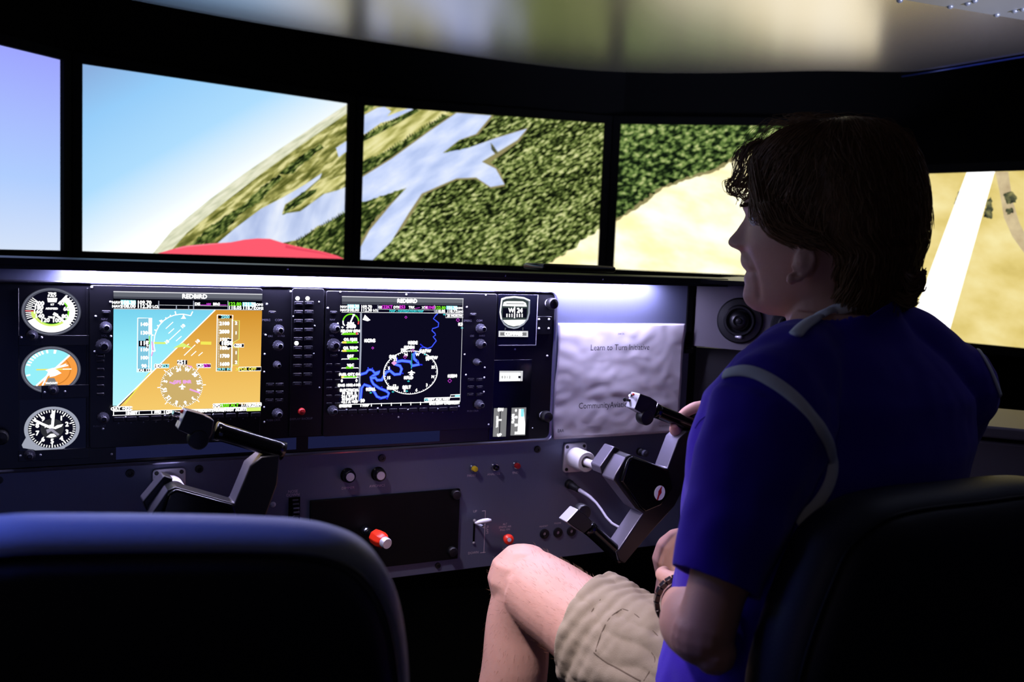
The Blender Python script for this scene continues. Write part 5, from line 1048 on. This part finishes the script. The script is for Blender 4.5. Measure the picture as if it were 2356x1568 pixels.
# head frame
HO = atD(1905, 520, 1.26); vd = (HO-EYE).normalized(); e3 = (up-vd*up.dot(vd)).normalized(); e1_ = vd.cross(e3); e1_ = -e1_ if e1_.dot(rt) > 0 else e1_
th = math.radians(9); e1 = (e1_*math.cos(th)+vd*math.sin(th)).normalized(); e2 = e3.cross(e1); e2 = -e2 if e2.dot(vd) < 0 else e2
def HP(px, py): q = onplane(px, py, HO, e2)-HO; return q.dot(e1), q.dot(e3)
def HW(a, h, b): return HO+e1*a+e3*h+e2*b
def interp_tab(tab, y):
    ys = [r[0] for r in tab]; return [float(np.interp(y, ys, [r[k] for r in tab])) for k in range(1, len(tab[0]))]
skull = [(296, 1880, 1990, .020), (305, 1845, 2020, .036), (320, 1805, 2050, .050), (345, 1765, 2085, .063), (380, 1745, 2108, .0715), (420, 1731, 2118, .0755), (460, 1721, 2120, .0775), (480, 1720, 2118, .0775), (505, 1726, 2112, .0765),
         (530, 1724, 2100, .0755), (560, 1722, 2085, .074), (590, 1722, 2060, .071), (615, 1722, 2030, .067), (640, 1722, 2005, .062), (660, 1721, 1990, .058), (680, 1721, 1970, .053), (700, 1728, 1950, .046), (712, 1742, 1930, .038), (724, 1772, 1905, .026)]
prof = [(296, 1880, .03), (345, 1765, .05), (400, 1736, .05), (439, 1726, .04), (460, 1718, .03), (470, 1713, .026), (478, 1711, .022), (486, 1713, .014), (494, 1716, .009), (505, 1710, .0085), (516, 1702, .0085), (528, 1694, .009), (538, 1685, .010), (545, 1678, .011), (552, 1674, .0125), (560, 1674.5, .013), (567, 1681, .0135),
        (573, 1697, .013), (580, 1705, .014), (592, 1704, .017), (602, 1704, .020), (612, 1708, .020), (618, 1713, .020), (623, 1719, .020), (628, 1716, .020), (636, 1712, .019), (645, 1712, .018), (653, 1715, .018), (662, 1712, .020), (678, 1709, .022), (690, 1712, .024), (700, 1718, .024), (712, 1734, .024), (724, 1768, .02)]
NA = 96; rgs = []; ylev = list(np.concatenate([np.linspace(296, 460, 22), np.linspace(463, 724, 88)]))
crease = [(1708, 574), (1722, 592), (1736, 622), (1744, 655), (1746, 685)]
def segdist(p, P):
    best = 9e9
    for a, b in zip(P, P[1:]):
        ab = (b[0]-a[0], b[1]-a[1]); t = max(0, min(1, ((p[0]-a[0])*ab[0]+(p[1]-a[1])*ab[1])/(ab[0]**2+ab[1]**2))); best = min(best, math.hypot(p[0]-a[0]-ab[0]*t, p[1]-a[1]-ab[1]*t))
    return best
for y in ylev:
    f, bk, hw = interp_tab(skull, y); pf, sg = interp_tab(prof, y); A, h = HP(f, y); B, _ = HP(bk, y); Pf, _ = HP(pf, y)
    cx_, ra = (A+B)/2, (A-B)/2; ring = []; tap = .18 if y < 520 else .18+.30*min(1, (y-520)/160)
    pw = .86 if y > 480 else .92
    for i in range(NA):
        # finer sampling near the face front
        u = i/NA*2-1; th_ = math.pi*(u*.35+.65*u**3) if True else math.pi*u
        ct, st = math.cos(th_), math.sin(th_); aa = cx_+ra*math.copysign(abs(ct)**pw, ct); bb = hw*math.copysign(abs(st)**pw, st)*(1-tap*ct)
        fr = max(0, ct)
        aa += (Pf-A)*math.exp(-(bb/sg)**2)*(1 if ct > 0 else 0)
        # eye sockets, cheeks, creases
        if ct > 0:
            d_ = math.exp(-((abs(bb)-.031)/.015)**2-((y-503)/13)**2); aa -= .0085*d_
            d_ = math.exp(-((abs(bb)-.026)/.020)**2-((y-474)/9)**2); aa += .0035*d_
            d_ = math.exp(-((abs(bb)-.042)/.018)**2-((y-565)/28)**2); aa += .004*d_
            d_ = math.exp(-((abs(bb)-.0125)/.0055)**2-((y-566)/8)**2); aa += .004*d_
        pxx = 1905-(aa)/(.00000001+1)*0
        P3 = HW(aa, h, bb); pq = proj(P3)
        if ct > -.2:
            q_ = (pq[0], pq[1]) if bb < 0 else (proj(HW(aa, h, -bb)))
            dd_ = segdist(q_, crease); k = math.exp(-(dd_/6.0)**2); bb -= math.copysign(.0028*k, bb); aa -= .0018*k
            k2 = math.exp(-((q_[1]-624)/3.0)**2-((q_[0]-1726)/14)**2); bb -= math.copysign(.0025*k2, bb); aa -= .002*k2
        ring.append(HW(aa, h, bb))
    rgs.append(ring)
body = MB(); body.rings(rgs)
# neck and jaw muscles
n0 = atD(1905, 650, 1.262); n1 = atD(1912, 720, 1.258); n2 = atD(1935, 800, 1.25)
limb(body, [n0, n1, n2, NB+Vector((0, 0, -.05))], [.052, .051, .056, .065], flat=(1, 1.1), nrm=e2)
# ear on the near side
def EP(px, py, out): a, h = HP(px, py); return HW(a, h, -.0765-out)
rim = [(1856, 600), (1858, 584), (1868, 572), (1884, 568), (1897, 576), (1900, 592), (1893, 608), (1880, 622), (1866, 634), (1850, 638)]
body.tube([EP(x, y, -.004+.009*min(1, i/3)*(1 if i < 7 else .7)) for i, (x, y) in enumerate(rim)], [.0026, .003, .0032, .0034, .0034, .0034, .0034, .0038, .0046, .0040], 10)
body.tube([EP(x, y, o_) for x, y, o_ in ((1873, 588, .001), (1882, 582, .004), (1888, 592, .005), (1882, 606, .005), (1872, 616, .004))], .0026, 8)
body.ball(EP(1876, 600, -.006), .015, sc=(1, 1, 1.2)); body.ball(EP(1848, 634, .001), .0068, sc=(1, 1, 1.2)); body.ball(EP(1856, 606, -.002), .006)
# far ear
body.ball(HW(*HP(1876, 600), .078), .014)
# trunk
def ell_ring(ctr, w_, d_, n=36, yaw=0.0, p=2.3):
    o_ = []
    for i in range(n):
        a = math.tau*i/n; x = w_*math.copysign(abs(math.cos(a))**(2/p), math.cos(a)); y = d_*math.copysign(abs(math.sin(a))**(2/p), math.sin(a)); o_.append(Vector(ctr)+Vector((x*math.cos(yaw)-y*math.sin(yaw), x*math.sin(yaw)+y*math.cos(yaw), 0)))
    return o_
TR = [(-.672, .90, .905, .155, .11), (-.64, .90, .90, .178, .125), (-.58, .90, .895, .18, .128), (-.50, .90, .89, .168, .122), (-.40, .90, .885, .160, .116), (-.30, .905, .88, .172, .112), (-.22, .912, .876, .180, .105), (-.16, .918, .878, .172, .094), (-.115, .925, .885, .125, .078), (-.085, .932, .892, .08, .064), (-.06, .935, .90, .055, .055)]
body.rings([ell_ring((x, y, CZ+z), w_, d_) for z, x, y, w_, d_ in TR])
limb(body, [NB+Vector((-.03, -.012, -.03)), SL.lerp(NB, .35)+Vector((0, 0, .012)), SL+Vector((.01, 0, .01))], [.045, .046, .048])
limb(body, [NB+Vector((.03, -.012, -.03)), SR.lerp(NB, .35)+Vector((0, 0, .012)), SR], [.045, .046, .048])
# near arm: upper arm, elbow, forearm to the lap
limb(body, [SL, SL.lerp(EL, .5)+Vector((0, -.004, 0)), SL.lerp(EL, .82), EL], [.048, .040, .031, .031])
body.ball(EL+Vector((.006, -.010, -.014)), .024)
HND = WL+Vector((.055, .055, -.004))
limb(body, [EL+Vector((0, .004, .0)), EL.lerp(WL, .28)+Vector((-.006, 0, .004)), EL.lerp(WL, .7), WL, HND], [.033, .037, .030, .0255, .022], flat=(1, .94))
# near hand resting on the lap
hd = Vector((.80, .58, -.12)).normalized(); hx = Vector((.58, -.80, 0)).normalized()
body.ball(HND+hd*.03, .036, sc=(1, 1, .5), R=Matrix((hd, hx, hd.cross(hx))).transposed())
for k, (off, L) in enumerate(((-.028, .068), (-.010, .078), (.009, .073), (.026, .058))):
    b0 = HND+hd*.045+hx*off; limb(body, [b0, b0+hd*L*.45+Vector((0, 0, -.002)), b0+hd*L*.78+Vector((0, 0, -.014)), b0+hd*L*.95+Vector((0, 0, -.028))], [.0095, .009, .0082, .0072], 10)
b0 = HND-hx*.022+hd*.01; limb(body, [b0, b0-hx*.024+hd*.022, b0-hx*.03+hd*.048], [.012, .0105, .0085], 10)
# far arm to the yoke grip
ER = Vector((1.215, 1.02, CZ-.36)); WR = GRP+Vector((.068, -.045, -.010))
limb(body, [SR, SR.lerp(ER, .5), ER], [.050, .042, .036]); limb(body, [ER, ER.lerp(WR, .3), WR], [.037, .038, .026])
G0 = C6(868, 272, YF+.013); G1 = C6(1190, 400, YF+.013); gd = (G1-G0).normalized()
limb(body, [WR, GRP+Vector((.040, -.022, -.004)), GRP+Vector((.024, -.004, 0))], [.027, .030, .026], flat=(1, .8))
gp = lambda px, py, Y: atY(px, py, Y)
# thumb over the top, four fingers curling behind and under the grip
limb(body, [gp(1668, 962, 1.285), gp(1632, 938, 1.300), gp(1604, 936, 1.312), gp(1584, 944, 1.322), gp(1568, 955, 1.328)], [.014, .0118, .0102, .0096, .0080], 12)
limb(body, [gp(1675, 1018, 1.300), gp(1636, 1012, 1.312), gp(1602, 1006, 1.318), gp(1570, 999, 1.316), gp(1553, 990, 1.306), gp(1550, 981, 1.300)], [.0125, .0112, .0102, .0100, .0092, .0072], 12)
limb(body, [gp(1682, 1030, 1.285), gp(1648, 1028, 1.286), gp(1622, 1022, 1.282), gp(1606, 1008, 1.276), gp(1604, 994, 1.272)], [.012, .0108, .0098, .0092, .0076], 12)
limb(body, [gp(1695, 1032, 1.270), gp(1665, 1036, 1.270), gp(1644, 1028, 1.266), gp(1634, 1012, 1.262)], [.0115, .0102, .0092, .0075], 12)
limb(body, [gp(1705, 1024, 1.258), gp(1682, 1032, 1.256), gp(1664, 1026, 1.252), gp(1656, 1012, 1.250)], [.0105, .0092, .0082, .0068], 12)
# legs
limb(body, [HL, HL.lerp(KL, .45), HL.lerp(KL, .82), KL], [.082, .074, .060, .056])
body.ball(KL+Vector((-.006, .016, .006)), .054)
limb(body, [KL, KL.lerp(AL, .14)+Vector((-.004, .004, 0)), KL.lerp(AL, .38)+Vector((0, -.016, 0)), KL.lerp(AL, .72), AL], [.053, .049, .051, .036, .032])
limb(body, [HR, HR.lerp(KR, .45), HR.lerp(KR, .82), KR], [.082, .074, .062, .058])
body.ball(KR+Vector((-.004, .016, .006)), .054)
limb(body, [KR, KR.lerp(AR, .14), KR.lerp(AR, .38)+Vector((0, -.016, 0)), KR.lerp(AR, .72), AR], [.054, .050, .052, .036, .032])
BODY = fuse(body, 'body', .0021, MAN, 'skin', 9)
for A_, nm in ((AL, 'shoe'), (AR, 'shoe')):
    m = MB(); q = A_.copy(); q.z = 0; rg = []
    for y, w_, hz in ((-.055, .024, .05), (-.045, .034, .075), (0, .038, .085), (.06, .038, .07), (.12, .046, .052), (.18, .046, .045), (.21, .034, .036), (.222, .018, .022)): rg.append([q+Vector((w_*math.cos(a), y, hz*.5+hz*.5*math.copysign(abs(math.sin(a))**.6, math.sin(a)))) for a in [i*math.tau/20 for i in range(20)]])
    m.rings(rg); m.build(nm, MAN, mat='seat_shell', smooth=2)
# eyes
for s_ in (-1, 1):
    a, h = HP(1736, 505); m = MB(); m.ball(HW(a-.0120, h, s_*.030), .0115, n=20); m.build('eye', MAN, mat='white_plastic', smooth=2)
    m = MB(); m.ball(HW(a-.0030, h, s_*.030), .0036, n=12); m.build('iris', MAN, mat='watch_metal', smooth=2)
# ------------------------------------------------------------------ shirt
def wrinkle(me, amp, sc, seed=0.0, fold=None):
    me.update(); no = [v.normal.copy() for v in me.vertices]
    for v, n in zip(me.vertices, no):
        p = v.co; d_ = noise.fractal(p*sc+Vector((seed, 0, 0)), .9, 2.1, 3)*amp
        if fold: d_ += fold(p)
        v.co = p+n*d_
def cut(me, co, no, R, cen=None):
    """remove what lies past a plane, within radius R of co"""
    bm = bmesh.new(); bm.from_mesh(me); co = Vector(co); no = Vector(no).normalized(); cen = Vector(cen) if cen is not None else co
    geom = [f for f in bm.faces if (f.calc_center_median()-cen).length < R]; es = set(); vs_ = set()
    for f in geom: es.update(f.edges); vs_.update(f.verts)
    bmesh.ops.bisect_plane(bm, geom=geom+list(es)+list(vs_), dist=1e-5, plane_co=co, plane_no=no, clear_outer=False)
    dead = [v for v in bm.verts if (v.co-cen).length < R and (v.co-co).dot(no) > 1e-4]; bmesh.ops.delete(bm, geom=dead, context='VERTS'); bm.to_mesh(me); bm.free(); me.update()
shirt = MB()
TS = [(-.66, .90, .905, .190, .145), (-.62, .90, .905, .200, .152), (-.56, .90, .90, .198, .150), (-.48, .90, .89, .186, .138), (-.40, .90, .885, .178, .130), (-.30, .905, .88, .188, .124), (-.22, .912, .876, .196, .117), (-.16, .918, .878, .190, .106), (-.115, .925, .885, .142, .088), (-.085, .932, .892, .092, .073), (-.060, .936, .900, .066, .064), (-.02, .938, .905, .062, .062)]
shirt.rings([ell_ring((x, y, CZ+z), w_, d_) for z, x, y, w_, d_ in TS])
limb(shirt, [NB+Vector((-.03, -.012, -.032)), SL.lerp(NB, .45)+Vector((0, 0, .016)), SL+Vector((.012, 0, .018))], [.054, .057, .062])
limb(shirt, [NB+Vector((.03, -.012, -.030)), SR.lerp(NB, .45)+Vector((0, 0, .020)), SR+Vector((-.01, 0, .006))], [.054, .057, .060])
limb(shirt, [SL+Vector((.012, -.002, .004)), SL.lerp(EL, .18)+Vector((.004, 0, 0)), SL.lerp(EL, .45), SL.lerp(EL, .68)+Vector((-.002, .004, 0)), SL.lerp(EL, .80)], [.072, .066, .056, .048, .045], flat=(1.05, 1))
limb(shirt, [SR, SR.lerp(ER, .2), SR.lerp(ER, .5), SR.lerp(ER, .85)], [.066, .062, .056, .052])
# lap bulge of the hem
shirt.ball(Vector((.80, .945, CZ-.585)), .105, sc=(1, 1, .8), n=24)
HEM = atD(1625, 1325, 1.03); hn = (EL-SL).normalized()
hemA, hemB = atD(1532, 1292, 1.05), atD(1716, 1358, 1.0)
hx_ = (hemB-hemA).normalized(); hn = (hn-hx_*hn.dot(hx_)).normalized()
def shirt_post(me):
    def fold(p):
        d_ = 0
        q = p-SL; k = math.exp(-(q.length/.16)**2)
        d_ += .0025*math.sin((q.x*1.2-q.z*.6+q.y)*70)*k
        d_ += .0022*math.sin((p.x*.5+p.z)*46+p.y*20)*math.exp(-((p.z-(CZ-.46))/.14)**2)
        return d_
    wrinkle(me, .0048, 9, 3, fold)
    cut(me, hemA, hn, .078, HEM+hn*.022)
    cut(me, SR.lerp(ER, .70), (ER-SR), .10, SR.lerp(ER, .8))
    co = atD(1905, 748, 1.25); cut(me, co, (e3+Vector((-.42, .30, 0))).normalized(), .085, co+Vector((0, 0, .03)))
SHIRT = fuse(shirt, 'shirt', .0042, MAN, 'shirt_blue', 5, post=shirt_post)
sm = SHIRT.modifiers.new('cloth', 'SOLIDIFY'); sm.thickness = .0022; sm.offset = 0
def bvh_of(o):
    po = parent_origin(o.parent); return BVHTree.FromPolygons([v.co+po for v in o.data.vertices], [tuple(p.vertices) for p in o.data.polygons])
def cast(bv, px, py):
    d = ray(px, py).normalized(); h_ = bv.ray_cast(EYE, d); return (h_[0], h_[1]) if h_[0] is not None else (None, None)
def spline(P, n=6):
    P = [Vector(p) for p in P]; Q = []
    for i in range(len(P)-1):
        p = [P[max(0, min(len(P)-1, i+j))] for j in (-1, 0, 1, 2)]
        for k in range(n): t = k/n; Q.append(.5*((2*p[1])+(p[2]-p[0])*t+(2*p[0]-5*p[1]+4*p[2]-p[3])*t*t+(3*p[1]-p[0]-3*p[2]+p[3])*t**3))
    return Q+[P[-1]]
def ribbon(name, bv, pts, wd, lift, mat, parent=MAN, th=.36):
    Q = spline([Vector((x, y)) for x, y in pts], 7); P = []; runs = []; runs_n = []
    for q in Q:
        h_, n_ = cast(bv, q.x, q.y)
        if h_ is None: continue
        if not P or (h_-P[-1]).length > .03: runs.append([]); P = runs[-1]
        P.append(h_); runs_n.append((h_, n_ if n_.dot(h_-EYE) < 0 else -n_))
    P = max(runs, key=len) if runs else []; N = [n_ for q_, n_ in runs_n if any(q_ is p_ for p_ in P)]
    if len(P) < 3: print('ribbon lost', name); return
    for _ in range(3): P = [P[0]]+[(P[i-1]+P[i]*2+P[i+1])/4 for i in range(1, len(P)-1)]+[P[-1]]; N = [N[0]]+[(N[i-1]+N[i]+N[i+1]).normalized() for i in range(1, len(N)-1)]+[N[-1]]
    m = MB(); m.tube([p+n_*(lift+.0012) for p, n_ in zip(P, N)], wd/2, 8, flat=(th, 1), nrm=N); return m.build(name, parent, mat=mat, smooth=2)
SB = bvh_of(SHIRT)
po = parent_origin(MAN); nb_ = len(BODY.data.vertices); CB = BVHTree.FromPolygons([v.co+po for v in BODY.data.vertices]+[v.co+po for v in SHIRT.data.vertices], [tuple(p.vertices) for p in BODY.data.polygons]+[tuple(i+nb_ for i in p.vertices) for p in SHIRT.data.polygons])
ribbon('shirt_piping', SB, [(1628, 892), (1640, 884), (1660, 868), (1690, 856), (1725, 856), (1765, 872), (1810, 902), (1850, 940), (1885, 985), (1908, 1030), (1914, 1075), (1902, 1120), (1875, 1160), (1835, 1195), (1795, 1214), (1768, 1220)], .0150, .0012, 'piping_white')
ribbon('shirt_piping', SB, [(2150, 738), (2200, 765), (2240, 796), (2270, 840), (2292, 890), (2304, 930), (2306, 960)], .0075, .0012, 'piping_white')
ribbon('collar_band', CB, [(1830, 776), (1848, 757), (1872, 740), (1902, 724), (1935, 711), (1962, 702)], .016, .0030, 'piping_white')
ribbon('sleeve_seam', SB, [(1601, 985), (1615, 965), (1640, 952), (1668, 945)], .0018, .0006, 'shirt_blue')
ribbon('hem_stitch', SB, [(1545, 1278), (1570, 1297), (1610, 1316), (1650, 1330), (1705, 1343)], .0016, .0006, 'shirt_blue')
# ------------------------------------------------------------------ shorts
sh = MB(); KD = (KL-HL)
limb(sh, [HL+Vector((.0, -.01, .0)), HL.lerp(KL, .35), HL.lerp(KL, .62), HL.lerp(KL, .92)], [.098, .092, .080, .072], 28)
limb(sh, [HR, HR.lerp(KR, .35), HR.lerp(KR, .6), HR.lerp(KR, .92)], [.096, .088, .080, .074], 28)
sh.rings([ell_ring((.90, .90, CZ-.665), .172, .128), ell_ring((.90, .90, CZ-.62), .186, .142), ell_ring((.90, .90, CZ-.54), .183, .14), ell_ring((.90, .90, CZ-.50), .172, .13)])
hA = atD(1393, 1340, 1.40); hB = atD(1310, 1492, 1.36); hm = (hA+hB)/2; kd = (KL-HL).normalized(); hxx = (hA-hB).normalized(); kn = (kd-hxx*kd.dot(hxx)).normalized()
def shorts_post(me):
    def fold(p):
        q = p-hm; s_ = q.dot(kd); k = math.exp(-((s_+.03)/.05)**2)
        return .0014*math.sin(s_*310+q.dot(Vector((0, 0, 1)))*60+2*noise.noise(p*14))*k+.0085*abs(noise.noise(Vector((p.x*26+p.z*20, p.y*12, p.z*30))))-.001
    wrinkle(me, .004, 17, 9, fold); wrinkle(me, .0016, 46, 4); cut(me, hm, kn, .15, hm+kn*.05); cut(me, HR.lerp(KR, .66), KR-HR, .14, HR.lerp(KR, .80))
SHORTS = fuse(sh, 'shorts', .0034, MAN, 'shorts_khaki', 3, post=shorts_post)
sm = SHORTS.modifiers.new('cloth', 'SOLIDIFY'); sm.thickness = .0026; sm.offset = 0
KB = bvh_of(SHORTS)
ribbon('hem_seam', KB, [(1415, 1352), (1388, 1372), (1362, 1405), (1345, 1445), (1335, 1485)], .0014, -.0004, 'shorts_stitch')
ribbon('pocket_seam', KB, [(1430, 1400), (1460, 1412), (1490, 1440), (1515, 1465), (1530, 1490)], .0015, -.0002, 'shorts_stitch')
ribbon('pocket_flap_edge', KB, [(1368, 1500), (1395, 1522), (1425, 1540), (1455, 1556), (1475, 1566)], .0020, .0004, 'shorts_stitch')
ribbon('pocket_flap_edge', KB, [(1430, 1402), (1405, 1420), (1385, 1455), (1372, 1498)], .0018, .0002, 'shorts_stitch')
ribbon('pocket_seam', KB, [(1500, 1500), (1508, 1520), (1495, 1545), (1482, 1566)], .0015, 0, 'shorts_stitch')
# ------------------------------------------------------------------ watch
wt = MB(); wa = (WL-EL).normalized(); WC = EL.lerp(WL, .93); xa = Vector((0, 0, 1)); xa = (xa-wa*xa.dot(wa)).normalized(); ya_ = wa.cross(xa)
W0 = MB()
for i in range(22):
    a = math.tau*i/22; q = WC+xa*.0315*math.cos(a)+ya_*.0315*math.sin(a); rr_ = xa*math.cos(a)+ya_*math.sin(a); tt = -xa*math.sin(a)+ya_*math.cos(a)
    W0.box(q, (.0062, .0086, .022), R=Matrix((rr_, tt, wa)).transposed())
wo = W0.build('watch', MAN, mat='watch_metal', bevel=.0008)
a = math.radians(40); q = WC+(xa*math.cos(a)+ya_*math.sin(a))*.032; m = MB(); m.lathe(q, xa*math.cos(a)+ya_*math.sin(a), [(.016, 0), (.017, .003), (.0165, .007), (.0145, .0085), (.0135, .0078), (0, .0078)], 28); m.build('watch_case', wo, mat='watch_metal', smooth=1, origin=parent_origin(MAN))
# ------------------------------------------------------------------ hair
hcap = [(277, 1880, 1965, .018), (284, 1845, 2003, .042), (298, 1806, 2040, .063), (320, 1772, 2068, .077), (345, 1748, 2092, .086), (380, 1734, 2112, .0915), (420, 1735, 2125, .094), (455, 1742, 2131, .095), (485, 1762, 2134, .095), (515, 1785, 2134, .0945), (545, 1806, 2131, .093), (568, 1866, 2127, .0915),
        (585, 1900, 2120, .090), (605, 1910, 2112, .088), (630, 1908, 2106, .083), (655, 1912, 2103, .077), (680, 1903, 2096, .070), (700, 1900, 2084, .064), (714, 1915, 2074, .054)]
def hair_pt(y, th_, out=0.0):
    f, bk, hw = interp_tab(hcap, y); A, h = HP(f, y); B, _ = HP(bk, y); cx_, ra = (A+B)/2, (A-B)/2; pw = .9
    ct, st = math.cos(th_), math.sin(th_); tap = .14 if y < 560 else .0
    return HW(cx_+(ra+out)*math.copysign(abs(ct)**pw, ct), h, (hw+out)*math.copysign(abs(st)**pw, st)*(1-tap*ct))
hm_ = MB(); ys_ = list(np.linspace(277, 714, 50)); NH = 72
hm_.rings([[hair_pt(y, math.tau*i/NH, -.0045+.0060*noise.noise(Vector((math.cos(math.tau*i/NH)*4, math.sin(math.tau*i/NH)*4, y*.012)))+.0016*math.sin(i*2.6+y*.03)) for i in range(NH)] for y in ys_])
HAIR = hm_.build('hair', MAN, mat='hair', smooth=2)
st = MB()
def strand(P, r, n=3): st.tube(P, [r*.8]+[r]*(len(P)-2)+[r*.25], n)
def add_v(v): return v
for s_ in range(5200):
    y = 277+437*(rnd.random()**1.15); th_ = rnd.uniform(-math.pi, math.pi)
    if math.sin(th_) > .35 and rnd.random() < .6: continue                   # fewer on the hidden side
    L = rnd.randint(7, 13); P = []; o0 = rnd.uniform(-.0035, .0035); ph = rnd.uniform(0, 6.28); cur = rnd.uniform(.0, .05); dth = rnd.uniform(-.02, .02)
    swp = -.035 if abs(th_) < 1.6 else -.005
    for k in range(L):
        yy = min(713, y+k*9.5); tt = th_+(abs(th_)/max(.01, abs(th_)))*(-swp)*k+cur*math.sin(ph+k*.6)+dth*k; P.append(hair_pt(yy, tt, o0+.0016*math.sin(k*.5+ph)+(.0035*(k/L)**2)))
    strand(P, rnd.uniform(.00035, .0007))
# fly-away arcs over the crown and forehead
def pxstrand(pts, b0=0.0, b1=0.0, r=.0004, jit=0.0):
    Q = spline([Vector((x+rnd.uniform(-jit, jit), y+rnd.uniform(-jit, jit))) for x, y in pts], 5); P = []
    for i, q in enumerate(Q): a, h = HP(q.x, q.y); P.append(HW(a, h, b0+(b1-b0)*i/len(Q)))
    strand(P, r, 4)
for k in range(70):
    b = rnd.uniform(-.05, .03); x0 = rnd.uniform(1840, 1960); hgt = rnd.uniform(4, 22)
    pxstrand([(x0, 284+rnd.uniform(0, 14)), (x0+rnd.choice((-1, 1))*20, 280-hgt*.6), (x0+rnd.choice((-1, 1, 1))*rnd.uniform(40, 80), 282-hgt*.6), (x0+rnd.uniform(60, 130), 300+rnd.uniform(-5, 15))], b, b*1.4, .00028, 5)
for k in range(60):
    b = rnd.uniform(-.05, .02); x0 = rnd.uniform(1770, 1880); pxstrand([(x0+40, 292), (x0, 288+rnd.uniform(-14, 8)), (x0-30, 308+rnd.uniform(-10, 8)), (x0-48, 332)], b, b, .0003, 5)
for k in range(60):
    b = rnd.uniform(-.05, .03); x0 = rnd.uniform(1960, 2060); pxstrand([(x0-40, 286), (x0, 286+rnd.uniform(-8, 12)), (x0+40, 312+rnd.uniform(-10, 14)), (x0+62, 350+rnd.uniform(-10, 20)), (x0+70, 385)], b, b, .0003, 5)
# front curls
curls = [[(1760, 322), (1735, 335), (1716, 362), (1708, 392), (1700, 412), (1690, 418), (1686, 428), (1692, 442), (1706, 446), (1722, 440)],
         [(1768, 326), (1742, 342), (1724, 372), (1716, 400), (1702, 425), (1694, 432), (1698, 448), (1712, 454), (1726, 448)],
         [(1755, 330), (1730, 338), (1712, 350), (1704, 372), (1706, 398)], [(1772, 340), (1750, 365), (1738, 395), (1722, 425), (1710, 447), (1718, 462), (1730, 458)],
         [(1745, 395), (1728, 412), (1708, 430), (1700, 420), (1688, 412)], [(1780, 335), (1765, 380), (1752, 420), (1738, 450), (1722, 462), (1716, 476)]]
for c_ in curls:
    for k in range(30):
        b = rnd.uniform(-.045, .02); pxstrand(c_[:rnd.randint(max(4, len(c_)-3), len(c_))], b, b+rnd.uniform(-.01, .01), rnd.uniform(.0003, .0005), 3.4)
# temple sweep toward the ear, and the flick at the nape
for k in range(200):
    o_ = rnd.uniform(-12, 4); b = -.070-rnd.uniform(.004, .016); y0 = rnd.uniform(360, 470); x0 = rnd.uniform(1748, 1800)
    pxstrand([(x0, y0), (x0+8+o_*.5, y0+44), (x0+32+o_, 506+o_), (x0+66, 540+o_), (x0+104, 562+o_*.7)], -.058, b-.008, .0005, 5)
for k in range(160):
    b = -.076-rnd.uniform(.003, .014); x0 = rnd.uniform(1770, 1850); y0 = rnd.uniform(460, 502); pxstrand([(x0, y0), (x0+20, y0+36), (x0+50, y0+56), (x0+88, y0+68+rnd.uniform(-6, 6))], b+.006, b-.004, .0005, 4)
for k in range(420):
    b = rnd.uniform(-.06, .03); y0 = rnd.uniform(625, 700); s1 = rnd.uniform(0, 1)
    pxstrand([(2080, y0-34), (2092, y0-10), (2103, y0+4), (2112+10*s1, y0+5-3*s1), (2119+9*s1, y0-2-8*s1)] if y0 < 672 else [(2060, y0-20), (2085, y0-2), (2100, y0+4), (2110, y0)], b, b, .0007, 3)
for k in range(220):
    b = rnd.uniform(-.060, .0); x0 = rnd.uniform(1925, 2075); pxstrand([(x0, 680), (x0+3, 700), (x0+rnd.uniform(-4, 8), 718+rnd.uniform(-6, 5))], b*(.9), b, .0007, 3)
o = st.build('hair_strands', MAN, mat='hair', smooth=2, keep_n=True); o['kind'] = 'stuff'
# eyebrow and fine leg hair
st = MB()
for k in range(120):
    t_ = rnd.random(); s_ = rnd.choice((-1, -1, 1)); a, h = HP(1716+14*t_, 474-3*t_+rnd.uniform(-4, 4)); b = .016+.030*t_; q = HW(a-.0015-.010*t_*t_, h, s_*b); strand([q, q+e1*.003+e2*s_*.003, q+e1*.004+e2*s_*.008+e3*.001], .0004)
o = st.build('eyebrows', MAN, mat='hair', keep_n=True); o['kind'] = 'stuff'
st = MB(); BB = bvh_of(BODY); cnt = 0
for k in range(2600):
    if k < 1500: t_ = rnd.random(); p0 = HL.lerp(KL, .55+.45*t_); ctrp = p0
    else: t_ = rnd.random(); ctrp = KL.lerp(AL, t_*.9)
    dv = Vector((rnd.gauss(0, 1), rnd.gauss(0, 1), rnd.gauss(0, 1))).normalized()
    h_ = BB.ray_cast(ctrp+dv*.16, -dv)
    if h_[0] is None or (h_[0]-ctrp).length > .085: continue
    n_ = h_[1]; dn = (KL-HL).normalized() if k < 1500 else (AL-KL).normalized(); e_ = (n_*.6+dn*.8+Vector((rnd.uniform(-.3, .3),)*3)).normalized(); L_ = rnd.uniform(.003, .0075)
    st.tube([h_[0]-n_*.0005, h_[0]+e_*L_*.5, h_[0]+(e_+dn*.3)*L_], [.00011, .0001, .00004], 3)
o = st.build('leg_hair', MAN, mat='body_hair', keep_n=True); o['kind'] = 'stuff'
